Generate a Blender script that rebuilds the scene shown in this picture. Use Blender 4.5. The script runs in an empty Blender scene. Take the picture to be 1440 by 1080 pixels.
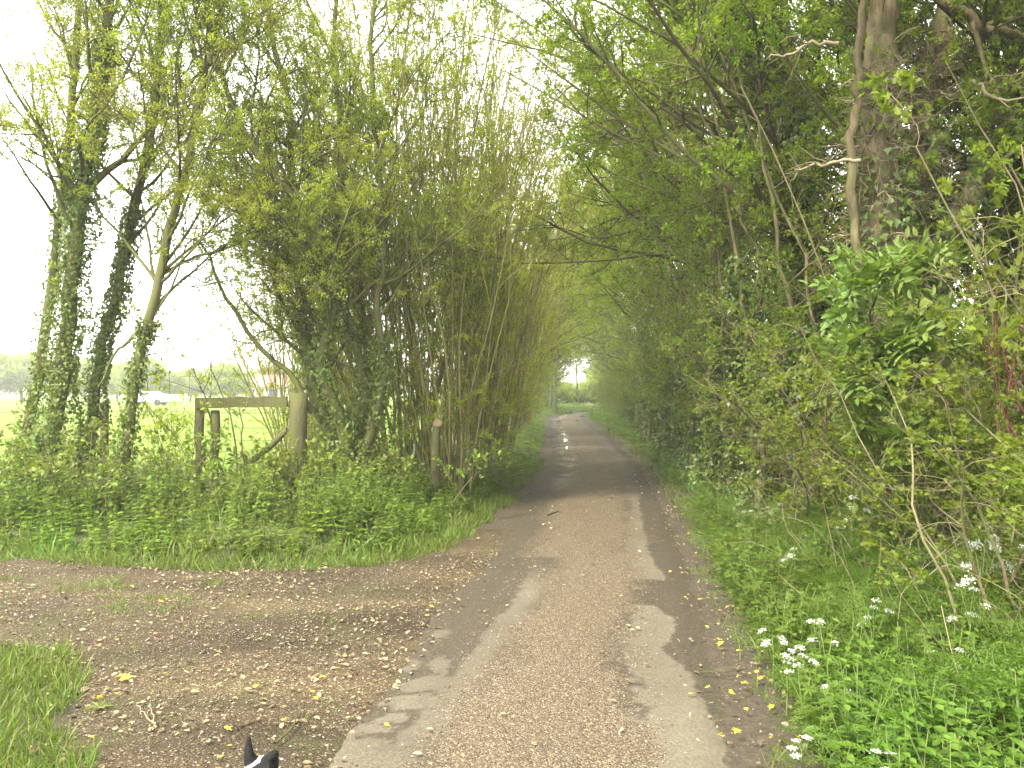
import bpy, math, random
import numpy as np

rng = np.random.default_rng(7)
S = bpy.context.scene
C = S.collection

# ------------------------------------------------------------------ camera measure
F, CX, HY, CH = 1300.0, 720.0, 548.0, 1.65


def P(px, py, Y):
    """photo pixel (1440 x 1080) at depth Y -> world point"""
    return np.array([(px - CX) / F * Y, Y, CH - (py - HY) / F * Y])


def reseed(k):
    global rng
    rng = np.random.default_rng(k)


def nrm(v):
    return v / np.maximum(np.linalg.norm(v, axis=-1, keepdims=True), 1e-9)


# ------------------------------------------------------------------ mesh collector
class Geo:
    def __init__(self):
        self.v = []
        self.n = 0
        self.f = []          # (loops (M,k) arrays)
        self.sm = []
        self.attr = None

    def add(self, verts, faces, smooth=False):
        verts = np.asarray(verts, dtype=np.float32).reshape(-1, 3)
        faces = np.asarray(faces, dtype=np.int64)
        self.v.append(verts)
        self.f.append(faces + self.n)
        self.sm.append(smooth)
        self.n += len(verts)

    def inst(self, tmpl, pos, d, n, s):
        pos = np.asarray(pos)
        if len(pos) == 0:
            return
        N = len(pos)
        s = np.broadcast_to(np.asarray(s, dtype=float), (N,))
        x = nrm(d)
        z = n - (n * x).sum(-1, keepdims=True) * x
        z = nrm(z)
        y = np.cross(z, x)
        tv, tf = tmpl
        V = len(tv)
        w = (x[:, None, :] * tv[None, :, 0:1] + y[:, None, :] * tv[None, :, 1:2] + z[:, None, :] * tv[None, :, 2:3])
        w = w * s[:, None, None] + pos[:, None, :]
        base = self.n
        self.v.append(w.reshape(-1, 3).astype(np.float32))
        self.n += N * V
        off = (np.arange(N) * V)[:, None, None] + base
        for fa in tf:
            self.f.append((fa[None] + off).reshape(-1, fa.shape[1]))
            self.sm.append(False)

    def tubes(self, pts, rad, sides=5, rough=0.0):
        """pts (N,K,3) rad (N,K)"""
        pts = np.asarray(pts, float)
        if pts.ndim == 2:
            pts = pts[None]
            rad = np.asarray(rad)[None]
        N, K, _ = pts.shape
        if N == 0:
            return
        t = np.empty_like(pts)
        t[:, 1:-1] = pts[:, 2:] - pts[:, :-2]
        t[:, 0] = pts[:, 1] - pts[:, 0]
        t[:, -1] = pts[:, -1] - pts[:, -2]
        t = nrm(t)
        ref = np.cross(nrm(pts[:, -1] - pts[:, 0] + 1e-6), np.array([.31, .74, .6]))
        ref = nrm(ref)[:, None, :]
        u = nrm(ref - (ref * t).sum(-1, keepdims=True) * t)
        v = np.cross(t, u)
        a = np.arange(sides) / sides * 2 * np.pi
        ring = (u[:, :, None, :] * np.cos(a)[None, None, :, None] + v[:, :, None, :] * np.sin(a)[None, None, :, None])
        rr = np.broadcast_to(np.asarray(rad)[:, :, None], (N, K, sides)).copy()
        if rough:
            kk = np.arange(K)[None, :, None]
            rr *= 1 + rough * (np.sin(a * 3 + kk * .45) * .6 + np.sin(a * 5 - kk * .7 + 1) * .5 + rng.normal(size=(N, K, sides)) * .45)
        w = pts[:, :, None, :] + ring * rr[..., None]
        i = np.arange(N * K * sides).reshape(N, K, sides)
        q = np.stack([i[:, :-1, :], np.roll(i, -1, 2)[:, :-1, :], np.roll(i, -1, 2)[:, 1:, :], i[:, 1:, :]], -1).reshape(-1, 4)
        self.add(w.reshape(-1, 3), q, True)

    def build(self, name, mat, parent=None):
        me = bpy.data.meshes.new(name)
        v = np.concatenate(self.v)
        me.vertices.add(len(v))
        me.vertices.foreach_set("co", v.ravel())
        loops = np.concatenate([f.ravel() for f in self.f]).astype(np.int32)
        sizes = np.concatenate([np.full(len(f), f.shape[1]) for f in self.f])
        sm = np.concatenate([np.full(len(f), s) for f, s in zip(self.f, self.sm)])
        me.loops.add(len(loops))
        me.loops.foreach_set("vertex_index", loops)
        me.polygons.add(len(sizes))
        me.polygons.foreach_set("loop_start", (np.cumsum(sizes) - sizes).astype(np.int32))
        me.polygons.foreach_set("use_smooth", sm.astype(bool))
        me.update(calc_edges=True)
        me.materials.append(mat)
        o = bpy.data.objects.new(name, me)
        C.objects.link(o)
        if parent is not None:
            o.parent = parent
        return o


def tag(o, label=None, cat=None, group=None, kind=None):
    if label: o["label"] = label
    if cat: o["category"] = cat
    if group: o["group"] = group
    if kind: o["kind"] = kind
    return o


def thing(name, label, cat, loc=(0, 0, 0), rz=0.0, group=None, sc=1.0):
    o = bpy.data.objects.new(name, None)
    o.empty_display_size = .2
    C.objects.link(o)
    o.location = loc
    o.rotation_euler = (0, 0, rz)
    o.scale = (sc, sc, sc)
    return tag(o, label, cat, group)


def dup(o, parent=None):
    c = o.copy()
    C.objects.link(c)
    if parent is not None:
        c.parent = parent
    for ch in list(o.children):
        dup(ch, c)
    return c


# ------------------------------------------------------------------ materials
def mat(name):
    m = bpy.data.materials.new(name)
    m.use_nodes = True
    nt = m.node_tree
    nt.nodes.clear()
    out = nt.nodes.new("ShaderNodeOutputMaterial")
    return m, nt, out


def N(nt, typ, **kw):
    n = nt.nodes.new(typ)
    for k, v in kw.items():
        if k in n.inputs.keys():
            n.inputs[k].default_value = v
        else:
            setattr(n, k, v)
    return n


def ramp(nt, fac, stops, interp='LINEAR'):
    r = nt.nodes.new("ShaderNodeValToRGB")
    r.color_ramp.interpolation = interp
    e = r.color_ramp.elements
    while len(e) < len(stops):
        e.new(.5)
    for el, (p, c) in zip(e, stops):
        el.position = p
        el.color = (*c, 1) if len(c) == 3 else c
    nt.links.new(fac, r.inputs[0])
    return r.outputs[0]


def mix(nt, fac, a, b, mode='MIX'):
    n = nt.nodes.new("ShaderNodeMix")
    n.data_type = 'RGBA'
    n.blend_type = mode
    for sock, val in ((n.inputs[0], fac), (n.inputs[6], a), (n.inputs[7], b)):
        if isinstance(val, bpy.types.NodeSocket):
            nt.links.new(val, sock)
        elif isinstance(val, (int, float)):
            sock.default_value = val
        else:
            sock.default_value = (*val, 1)
    return n.outputs[2]


def mathn(nt, op, a, b=0.0, clamp=False):
    n = nt.nodes.new("ShaderNodeMath")
    n.operation = op
    n.use_clamp = clamp
    for sock, val in ((n.inputs[0], a), (n.inputs[1], b)):
        if isinstance(val, bpy.types.NodeSocket):
            nt.links.new(val, sock)
        else:
            sock.default_value = val
    return n.outputs[0]


def noise(nt, scale, detail=4, rough=.6, vec=None, dim='3D'):
    n = N(nt, "ShaderNodeTexNoise")
    n.inputs["Scale"].default_value = scale
    n.inputs["Detail"].default_value = detail
    n.inputs["Roughness"].default_value = rough
    if vec is None:
        vec = nt.nodes.new("ShaderNodeNewGeometry").outputs["Position"]
    nt.links.new(vec, n.inputs["Vector"])
    return n.outputs[0]


def leaf_mat(name, cols, trans=.4, tcol=None, rough=.5, spec=.3):
    """per-leaf hue spread, clump-scale hue spread, light coming through the blade"""
    m, nt, out = mat(name)
    g = nt.nodes.new("ShaderNodeNewGeometry")
    k = len(cols)
    c = ramp(nt, g.outputs["Random Per Island"], [(i / max(k - 1, 1), cc) for i, cc in enumerate(cols)])
    nz = noise(nt, .9, 3, .6, g.outputs["Position"])
    hs = N(nt, "ShaderNodeHueSaturation")
    nt.links.new(c, hs.inputs["Color"])
    nt.links.new(mathn(nt, 'MULTIPLY_ADD', nz, .10), hs.inputs["Hue"])
    hs.inputs["Hue"].links[0].from_node.inputs[2].default_value = .45
    v = mathn(nt, 'MULTIPLY_ADD', nz, 1.1)
    v.node.inputs[2].default_value = .45
    nt.links.new(v, hs.inputs["Value"])
    c = hs.outputs[0]
    p = N(nt, "ShaderNodeBsdfPrincipled", Roughness=rough)
    p.inputs["Specular IOR Level"].default_value = spec
    nt.links.new(c, p.inputs["Base Color"])
    t = N(nt, "ShaderNodeBsdfTranslucent")
    tc = mix(nt, 1.0, c, tcol or (1.15, 1.2, .55), 'MULTIPLY')
    nt.links.new(tc, t.inputs["Color"])
    ms = N(nt, "ShaderNodeMixShader")
    ms.inputs[0].default_value = trans
    nt.links.new(p.outputs[0], ms.inputs[1])
    nt.links.new(t.outputs[0], ms.inputs[2])
    nt.links.new(ms.outputs[0], out.inputs[0])
    return m


def bark_mat(name, c1, c2, moss, mossamt=.5, scale=9.0, bump=.6):
    m, nt, out = mat(name)
    tc = nt.nodes.new("ShaderNodeTexCoord").outputs["Object"]
    mp = N(nt, "ShaderNodeMapping")
    mp.inputs["Scale"].default_value = (1, 1, .28)
    nt.links.new(tc, mp.inputs["Vector"])
    n1 = noise(nt, scale, 6, .7, mp.outputs[0])
    c = ramp(nt, n1, [(.3, c1), (.7, c2)])
    n2 = noise(nt, scale * .35, 5, .65, tc)
    mk = ramp(nt, n2, [(.62 - .4 * mossamt, (0, 0, 0)), (.78 - .3 * mossamt, (1, 1, 1))])
    c = mix(nt, mk, c, moss)
    p = N(nt, "ShaderNodeBsdfPrincipled", Roughness=.9)
    p.inputs["Specular IOR Level"].default_value = .15
    nt.links.new(c, p.inputs["Base Color"])
    b = N(nt, "ShaderNodeBump")
    b.inputs["Strength"].default_value = bump
    b.inputs["Distance"].default_value = .03
    nt.links.new(n1, b.inputs["Height"])
    nt.links.new(b.outputs[0], p.inputs["Normal"])
    nt.links.new(p.outputs[0], out.inputs[0])
    return m


def plain_mat(name, c1, c2=None, rough=.8, scale=8.0, spec=.3, metal=0.0, bump=0.0):
    m, nt, out = mat(name)
    p = N(nt, "ShaderNodeBsdfPrincipled", Roughness=rough)
    p.inputs["Specular IOR Level"].default_value = spec
    p.inputs["Metallic"].default_value = metal
    tc = nt.nodes.new("ShaderNodeTexCoord").outputs["Object"]
    n1 = noise(nt, scale, 5, .65, tc)
    c = ramp(nt, n1, [(.3, c1), (.7, c2 or c1)])
    nt.links.new(c, p.inputs["Base Color"])
    if bump:
        b = N(nt, "ShaderNodeBump")
        b.inputs["Strength"].default_value = bump
        b.inputs["Distance"].default_value = .02
        nt.links.new(n1, b.inputs["Height"])
        nt.links.new(b.outputs[0], p.inputs["Normal"])
    nt.links.new(p.outputs[0], out.inputs[0])
    return m


M = {}
M['leaf_spring'] = leaf_mat('leaf_spring', [(.15, .20, .018), (.20, .245, .025), (.25, .29, .04), (.17, .22, .02)], .65, (1.45, 1.4, .7))
M['leaf_hazel'] = leaf_mat('leaf_hazel', [(.17, .21, .015), (.21, .255, .02), (.26, .295, .03)], .65, (1.45, 1.4, .7))
M['leaf_maple'] = leaf_mat('leaf_maple', [(.10, .16, .012), (.14, .205, .015), (.18, .24, .02), (.115, .175, .013)], .62, (1.4, 1.4, .65))
M['leaf_hawthorn'] = leaf_mat('leaf_hawthorn', [(.08, .115, .011), (.11, .15, .013), (.15, .19, .017), (.09, .13, .012)], .52, (1.3, 1.3, .6))
M['leaf_ivy'] = leaf_mat('leaf_ivy', [(.035,.058,.010), (.06,.092,.014), (.10,.135,.022), (.042,.07,.012)], 0.22, rough=.4, spec=.35)
M['leaf_ivy_glare'] = leaf_mat('leaf_ivy_glare', [(.06, .09, .014), (.095, .13, .02), (.14, .18, .03)], .35, rough=.4)  # lighter copy of the ivy, left-hand glare painted into the leaf colour
M['leaf_tunnel_lit'] = leaf_mat('leaf_tunnel_lit', [(.16, .215, .014), (.20, .26, .02), (.25, .30, .03)], .68, (1.5, 1.45, .65))  # lightened maple leaf for farther trees, tunnel brightness put into the colour
M['leaf_elder'] = leaf_mat('leaf_elder', [(.085, .14, .025), (.11, .17, .03), (.15, .205, .045)], 0.42)
M['leaf_nettle'] = leaf_mat('leaf_nettle', [(.085, .145, .014), (.12, .185, .018), (.165, .225, .024), (.10, .16, .016)], 0.45)
M['leaf_bramble'] = leaf_mat('leaf_bramble', [(.09, .14, .02), (.13, .18, .025), (.17, .22, .03), (.12, .12, .03)], 0.4)
M['leaf_verge'] = leaf_mat('leaf_verge', [(.060, .108, .011), (.078, .135, .014), (.11, .167, .02), (.066, .117, .012)], 0.42)
M['grass'] = leaf_mat('grass', [(.063, .107, .012), (.09, .138, .015), (.12, .17, .022), (.135, .14, .045)], 0.38)
M['petal'] = leaf_mat('petal', [(.5, .52, .45), (.62, .63, .56)], .3, (1, 1, 1))
M['yellow_leaf'] = leaf_mat('yellow_leaf', [(.45, .34, .02), (.52, .41, .05)], .3, (1, 1, .7))
M['litter'] = leaf_mat('litter', [(.05, .032, .018), (.11, .075, .04), (.23, .18, .10), (.29, .24, .11), (.085, .055, .03), (.20, .16, .095)], .1, (1, 1, 1))
M['bark_moss'] = bark_mat('bark_moss', (.045, .038, .02), (.12, .103, .055), (.078, .085, .023), .75)
M['bark_hazel'] = bark_mat('bark_hazel', (.12, .10, .045), (.26, .22, .105), (.16, .165, .042), .6, 14)
M['bark_dark'] = bark_mat('bark_dark', (.035, .029, .018), (.11, .09, .05), (.065, .075, .022), .55, 8)
M['bark_old'] = bark_mat('bark_old', (.03, .023, .014), (.17, .132, .075), (.09, .085, .035), .4, 12, 1.0)
M['twig_pale'] = bark_mat('twig_pale', (.11, .085, .05), (.27, .22, .14), (.15, .145, .06), .3, 14)
M['twig_brown'] = bark_mat('twig_brown', (.07, .055, .03), (.19, .155, .09), (.10, .11, .035), .45, 14)
M['twig_red'] = plain_mat('twig_red', (.085, .026, .018), (.13, .045, .028), .7)
M['dry_stalk'] = leaf_mat('dry_stalk', [(.10, .072, .04), (.18, .138, .08), (.25, .195, .12)], .05, (1, 1, 1))
M['post'] = bark_mat('post', (.045, .04, .022), (.12, .105, .06), (.075, .082, .024), .6, 12, .9)
M['cut_wood'] = plain_mat('cut_wood', (.13, .085, .045), (.18, .12, .065), .8, 20)
M['wire'] = plain_mat('wire', (.05, .042, .035), (.09, .075, .06), .9, 30, .1)
M['stem_green'] = plain_mat('stem_green', (.08, .13, .025), (.12, .16, .04), .6)
M['stem_green_br'] = plain_mat('stem_green_br', (.09, .06, .03), (.10, .11, .04), .7)

# ------------------------------------------------------------------ templates
def T(v, faces):
    by = {}
    for f in faces:
        by.setdefault(len(f), []).append(f)
    return np.array(v, float), [np.array(x) for x in by.values()]


# pointed oval, folded along the midrib (length 1)
LEAF = T([(0, 0, 0), (.5, 0, -.02), (1, 0, -.1), (.28, .27, .05), (.66, .24, .03), (.28, -.27, .05), (.66, -.24, .03)],
         [(0, 5, 6, 2, 1), (0, 1, 2, 4, 3)])
LEAF_S = T([(0, 0, 0), (.45, .27, .06), (1, 0, -.04), (.45, -.27, .06)], [(0, 3, 2), (0, 2, 1)])
LEAF_N = T([(0, 0, 0), (.45, .13, .03), (1, 0, -.08), (.45, -.13, .03)], [(0, 3, 2), (0, 2, 1)])
IVY = T([(0, 0, 0), (-.12, .28, 0), (.25, .48, .04), (.5, .22, .02), (1, 0, -.08), (.5, -.22, .02), (.25, -.48, .04), (-.12, -.28, 0)],
        [(0, 4, 3, 2, 1), (0, 7, 6, 5, 4)])
LOBED = T([(0, 0, 0), (.2, .4, .05), (.35, .2, .02), (.62, .45, .04), (.66, .15, 0), (1, 0, -.08), (.66, -.15, 0), (.62, -.45, .04), (.35, -.2, .02), (.2, -.4, .05)],
          [(0, 5, 4, 3, 2, 1), (0, 9, 8, 7, 6, 5)])


def combine(parts):
    v, fs, n = [], {}, 0
    for (tv, tf) in parts:
        v.append(tv)
        for fa in tf:
            fs.setdefault(fa.shape[1], []).append(fa + n)
        n += len(tv)
    return np.concatenate(v), [np.concatenate(x) for x in fs.values()]


def place_t(t, pos, ang, s, lift=0.0):
    tv, tf = t
    c, s_ = math.cos(ang), math.sin(ang)
    w = tv * s
    x = w[:, 0] * c - w[:, 1] * s_
    y = w[:, 0] * s_ + w[:, 1] * c
    z = w[:, 2] + lift * w[:, 0] / max(s, 1e-6) * s
    return np.stack([x + pos[0], y + pos[1], z + pos[2]], 1), tf


def pinnate(pairs, wide, tmpl, droop=.25):
    out = []
    for i in range(pairs):
        t = .22 + .7 * i / pairs
        s = wide * (1 - .55 * t)
        z = -droop * t * t
        for sg in (1, -1):
            out.append(place_t(tmpl, (t, 0, z), sg * (1.15 - .3 * t), s))
    out.append(place_t(tmpl, (.9, 0, -droop * .8), 0, wide * .6))
    return combine(out)


LEAF_E = (LEAF[0] * np.array([1, .72, 1]), LEAF[1])
ELDER = pinnate(2, .72, LEAF_E, .25)
FERNY = pinnate(5, .34, LEAF_N, .3)
_sub = pinnate(3, .42, LEAF_N, .1)
FROND = pinnate(4, .5, _sub, .3)
WHORL = combine([place_t(LEAF_N, (0, 0, 0), a * 2 * math.pi / 7, 1.0, .2) for a in range(7)])
BLADE = T([(0, .03, 0), (0, -.03, 0), (.55, -.025, .04), (.55, .025, .04), (1, 0, .22)], [(0, 1, 2, 3), (3, 2, 4)])
FLOWERET = combine([place_t(LEAF_S, (0, 0, 0), a * 2 * math.pi / 5, 1.0, .1) for a in range(5)])


# ------------------------------------------------------------------ branching
def unit(n):
    return nrm(rng.normal(size=(n, 3)))


def catmull(pts, K):
    pts = np.asarray(pts, float)
    n = len(pts)
    p = np.vstack([2 * pts[0] - pts[1], pts, 2 * pts[-1] - pts[-2]])
    t = np.linspace(0, n - 1 - 1e-6, K)
    i = t.astype(int)
    f = (t - i)[:, None]
    a, b, c, d = p[i], p[i + 1], p[i + 2], p[i + 3]
    return .5 * (2 * b + (c - a) * f + (2 * a - 5 * b + 4 * c - d) * f ** 2 + (3 * b - a - 3 * c + d) * f ** 3)


def limb(pts, r0, r1, K=14, wob=.02):
    q = catmull(pts, K)
    w = rng.normal(size=(K, 3)) * wob
    w[0] = 0
    q = q + w
    t = np.linspace(0, 1, K)
    return q, r0 + (r1 - r0) * t ** .8


def at_param(pts, rad, idx, t):
    K = pts.shape[1]
    s = np.clip(t, 0, .9999) * (K - 1)
    i = s.astype(int)
    f = (s - i)[:, None]
    a, b = pts[idx, i], pts[idx, i + 1]
    r = rad[idx, i] * (1 - f[:, 0]) + rad[idx, i + 1] * f[:, 0]
    return a * (1 - f) + b * f, nrm(b - a), r


def walk(o, d, L, r0, r1, K, up=0.0, wig=.2, bias=None):
    n = len(o)
    pts = np.empty((n, K, 3))
    pts[:, 0] = o
    step = (np.broadcast_to(L, (n,)) / (K - 1))[:, None]
    d = nrm(d)
    for k in range(1, K):
        pts[:, k] = pts[:, k - 1] + d * step
        d = d + rng.normal(size=(n, 3)) * wig
        d[:, 2] += up
        if bias is not None:
            d = d + bias
        d = nrm(d)
    t = np.linspace(0, 1, K)[None]
    rad = r0[:, None] * (1 - t) + np.broadcast_to(r1, (n,))[:, None] * t
    return pts, rad


def sprout(pts, rad, per, t0, t1, ang, L, K=6, up=0.0, wig=.15, rs=.6, rtip=.003, side=None, shrink=.5, rmax=9):
    n = len(pts)
    idx = np.repeat(np.arange(n), per)
    t = rng.uniform(t0, t1, len(idx))
    o, tan, r = at_param(pts, rad, idx, t)
    q = unit(len(idx))
    if side is not None:
        q = nrm(q + np.asarray(side))
    q = nrm(q - (q * tan).sum(-1, keepdims=True) * tan)
    a = np.asarray(ang[0]) + rng.random(len(idx)) * (ang[1] - ang[0])
    d = tan * np.cos(a)[:, None] + q * np.sin(a)[:, None]
    LL = L * rng.uniform(.6, 1.25, len(idx)) * (1 - shrink * (t - t0) / max(t1 - t0, 1e-3))
    return walk(o, d, LL, np.minimum(r * rs, rmax), rtip, K, up, wig)


def leaves(g, tmpl, pts, rad, tufts, per, size, t0=.25, flat=.8, out=.6, spread=.02, var=.35):
    """tufts of leaves along thin twigs"""
    n = len(pts)
    idx = np.repeat(np.arange(n), tufts)
    t = rng.uniform(t0, 1, len(idx)) ** .8
    o, tan, _ = at_param(pts, rad, idx, t)
    o = np.repeat(o, per, 0) + rng.normal(size=(len(o) * per, 3)) * spread
    tan = np.repeat(tan, per, 0)
    d = nrm(tan * out + unit(len(o)) + np.array([0, 0, .1]))
    nn = unit(len(o)) + np.array([0, 0, flat])
    g.inst(tmpl, o, d, nn, size * rng.uniform(1 - var, 1 + var, len(o)))


def ivy_on(g, pts, rad, n, size, t0, t1, off=(.0, .12), lump=.1):
    """ivy leaves shingled over a trunk"""
    pts = pts if pts.ndim == 3 else pts[None]
    rad = rad if rad.ndim == 2 else rad[None]
    idx = rng.integers(0, len(pts), n)
    t = t0 + (t1 - t0) * rng.random(n) ** 1.1
    o, tan, r = at_param(pts, rad, idx, t)
    q = unit(n)
    q = nrm(q - (q * tan).sum(-1, keepdims=True) * tan)
    h = o[:, 2]
    ph = np.arctan2(q[:, 1], q[:, 0])
    l = lump * (np.sin(h * 5.1 + ph * 2 + idx) + np.sin(h * 2.3 - ph * 3 + 1.3) + 1.2)
    rr = r + rng.uniform(off[0], off[1], n) + np.maximum(l, 0) * (1 - .7 * (t - t0) / (t1 - t0))
    pos = o + q * rr[:, None]
    d = nrm(np.array([0, 0, -.9]) + q * .5 + rng.normal(size=(n, 3)) * .5)
    nn = q + rng.normal(size=(n, 3)) * .45 + np.array([0, 0, .3])
    g.inst(IVY, pos, d, nn, size * rng.uniform(.6, 1.3, n))


# ------------------------------------------------------------------ lane layout
def curve(pairs):
    a = np.array(pairs)
    return lambda y: np.interp(y, a[:, 0], a[:, 1])


road_l = curve([(-4, -1.2), (0, -1.1), (4, -.93), (5, -.85), (7.1, -.62), (9.7, -.2), (13.2, .1), (21, .78), (31, 1.27), (41, 1.60), (50, 1.85), (58, 2.8), (62, 3.5), (66, 4.3), (68, 5.4), (69.5, 8), (71, 14), (75, 30)])
road_r = curve([(-4, .7), (0, .85), (4, 1.02), (5, 1.15), (7.1, 1.48), (9.7, 1.85), (14, 2.25), (21, 2.85), (31, 3.35), (41, 3.58), (50, 3.95), (58, 4.55), (65.5, 5.25), (66.8, 8), (68, 14), (72, 30)])
bank_l = [(-40, 10.2), (-12, 9.7), (-5.1, 9.25), (-2.75, 8.55), (-1.36, 8.85), (-.78, 9.7), (-.28, 13.2), (.2, 17), (.62, 21), (1.12, 31), (1.42, 41), (1.65, 50), (2.6, 58), (3.3, 62), (4.2, 66.3), (6, 69.5), (9, 71), (14, 72.5), (40, 77)]
bank_r = [(1.05, -4), (1.15, 0), (1.25, 4.0), (1.42, 5), (1.68, 7.6), (1.98, 9.7), (2.42, 14), (3.02, 21), (3.6, 31), (3.8, 41), (4.15, 50), (4.75, 58), (5.45, 64.8), (8, 66), (13, 67), (40, 71)]
near_l = [(-40, 6.4), (-8, 6.2), (-3.6, 6.0), (-3.0, 5.75), (-2.5, 5.25), (-2.35, 4.7), (-2.1, 4.2), (-1.95, 3.4), (-1.9, 2), (-1.9, -4)]


def sd(poly, x, y):
    """signed distance, positive on the left-hand side of the polyline's direction"""
    p = np.array(poly, float)
    x = np.asarray(x, float)
    best = np.full(x.shape, 1e9)
    sg = np.ones(x.shape)
    for (ax, ay), (bx, by) in zip(p[:-1], p[1:]):
        dx, dy = bx - ax, by - ay
        t = np.clip(((x - ax) * dx + (y - ay) * dy) / (dx * dx + dy * dy), 0, 1)
        ex, ey = x - ax - t * dx, y - ay - t * dy
        d = np.hypot(ex, ey)
        m = d < best - 1e-9
        best = np.where(m, d, best)
        sg = np.where(m, np.sign(dx * ey - dy * ex), sg)
    return best * np.where(sg == 0, 1, sg)


def sstep(t):
    t = np.clip(t, 0, 1)
    return t * t * (3 - 2 * t)


def vnoise(x, y, s, seed=0):
    """smooth lattice noise 0..1"""
    xs, ys = np.asarray(x) / s + 100 + seed * 17.3, np.asarray(y) / s + 100 + seed * 9.1
    xi, yi = np.floor(xs).astype(int), np.floor(ys).astype(int)
    fx, fy = sstep(xs - xi), sstep(ys - yi)

    def h(a, b):
        v = np.sin(a * 127.1 + b * 311.7 + seed * 74.7) * 43758.5453
        return v - np.floor(v)
    return (h(xi, yi) * (1 - fx) + h(xi + 1, yi) * fx) * (1 - fy) + (h(xi, yi + 1) * (1 - fx) + h(xi + 1, yi + 1) * fx) * fy


def fbm(x, y, s, seed=0, o=3):
    r, a, tot = 0, 1, 0
    for k in range(o):
        r = r + a * vnoise(x, y, s / 2 ** k, seed + k)
        tot += a
        a *= .55
    return r / tot


def ground_h(x, y):
    x = np.asarray(x, float)
    y = np.asarray(y, float)
    L = sd(bank_l, x, y)
    R = -sd(bank_r, x, y)
    h = np.full(x.shape, -.02)
    h = h + .26 * sstep(L / 1.1) * (1 - .85 * sstep((L - 2.6) / 3))
    h = h + .52 * sstep(R / 1.9) * (1 - .6 * sstep((R - 3) / 4))
    bump = sstep(np.maximum(L, R) / .8)
    h = h + bump * (fbm(x, y, 1.3, 3) - .5) * .16
    NL = -sd(near_l, x, y)
    h = h + .05 * sstep(NL / .5)
    h = h - .3 * sstep((L - 3.2) / 1.2)
    return h


def grid_obj(name, xs, ys, hf, m, keep=None, smooth=True):
    X, Y = np.meshgrid(xs, ys)
    Z = hf(X, Y)
    n, k = X.shape
    i = np.arange(n * k).reshape(n, k)
    q = np.stack([i[:-1, :-1], i[:-1, 1:], i[1:, 1:], i[1:, :-1]], -1).reshape(-1, 4)
    if keep is not None:
        kp = keep(X, Y).ravel()
        q = q[kp[q].all(1)]
    used, inv = np.unique(q, return_inverse=True)
    g = Geo()
    g.add(np.stack([X.ravel()[used], Y.ravel()[used], Z.ravel()[used]], 1), inv.reshape(-1, 4), smooth)
    return g.build(name, m)


def steps(*spec):
    """(a, b, step) runs joined"""
    out = []
    for a, b, s in spec:
        out.append(np.arange(a, b, s))
    out.append([spec[-1][1]])
    return np.unique(np.round(np.concatenate(out), 4))


# ------------------------------------------------------------------ ground materials
def soil_mat():
    m, nt, out = mat('soil')
    n1 = noise(nt, 1.2, 5, .65)
    n2 = noise(nt, 30, 5, .7)
    c = ramp(nt, n2, [(.25, (.014, .010, .005)), (.5, (.036, .026, .0125)), (.75, (.075, .056, .028))])
    gat = N(nt, "ShaderNodeAttribute")
    gat.attribute_name = 'turf'
    gm = mathn(nt, 'MULTIPLY', gat.outputs['Fac'], ramp(nt, n1, [(.3, (.4, .4, .4)), (.6, (1, 1, 1))]))
    c = mix(nt, mathn(nt, 'MULTIPLY', gm, .6), c, (.075, .115, .025))
    p = N(nt, "ShaderNodeBsdfPrincipled", Roughness=.95)
    nt.links.new(c, p.inputs["Base Color"])
    b = N(nt, "ShaderNodeBump")
    b.inputs["Strength"].default_value = .8
    b.inputs["Distance"].default_value = .02
    nt.links.new(n2, b.inputs["Height"])
    nt.links.new(b.outputs[0], p.inputs["Normal"])
    nt.links.new(p.outputs[0], out.inputs[0])
    return m


def field_mat():
    m, nt, out = mat('field_grass')
    n1 = noise(nt, .12, 4, .6)
    n2 = noise(nt, 6, 5, .7)
    c = ramp(nt, n1, [(.3, (.095, .14, .022)), (.7, (.125, .17, .03))])
    c = mix(nt, mathn(nt, 'MULTIPLY', n2, .5), c, (.08, .145, .02))
    p = N(nt, "ShaderNodeBsdfPrincipled", Roughness=1.0)
    p.inputs['Specular IOR Level'].default_value = .05
    nt.links.new(c, p.inputs["Base Color"])
    b = N(nt, "ShaderNodeBump")
    b.inputs["Strength"].default_value = .5
    b.inputs["Distance"].default_value = .05
    nt.links.new(n2, b.inputs["Height"])
    nt.links.new(b.outputs[0], p.inputs["Normal"])
    nt.links.new(p.outputs[0], out.inputs[0])
    return m


def stone_grain(nt, scale):
    v = N(nt, "ShaderNodeTexVoronoi")
    v.inputs["Scale"].default_value = scale
    nt.links.new(nt.nodes.new("ShaderNodeNewGeometry").outputs["Position"], v.inputs["Vector"])
    return v


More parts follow.
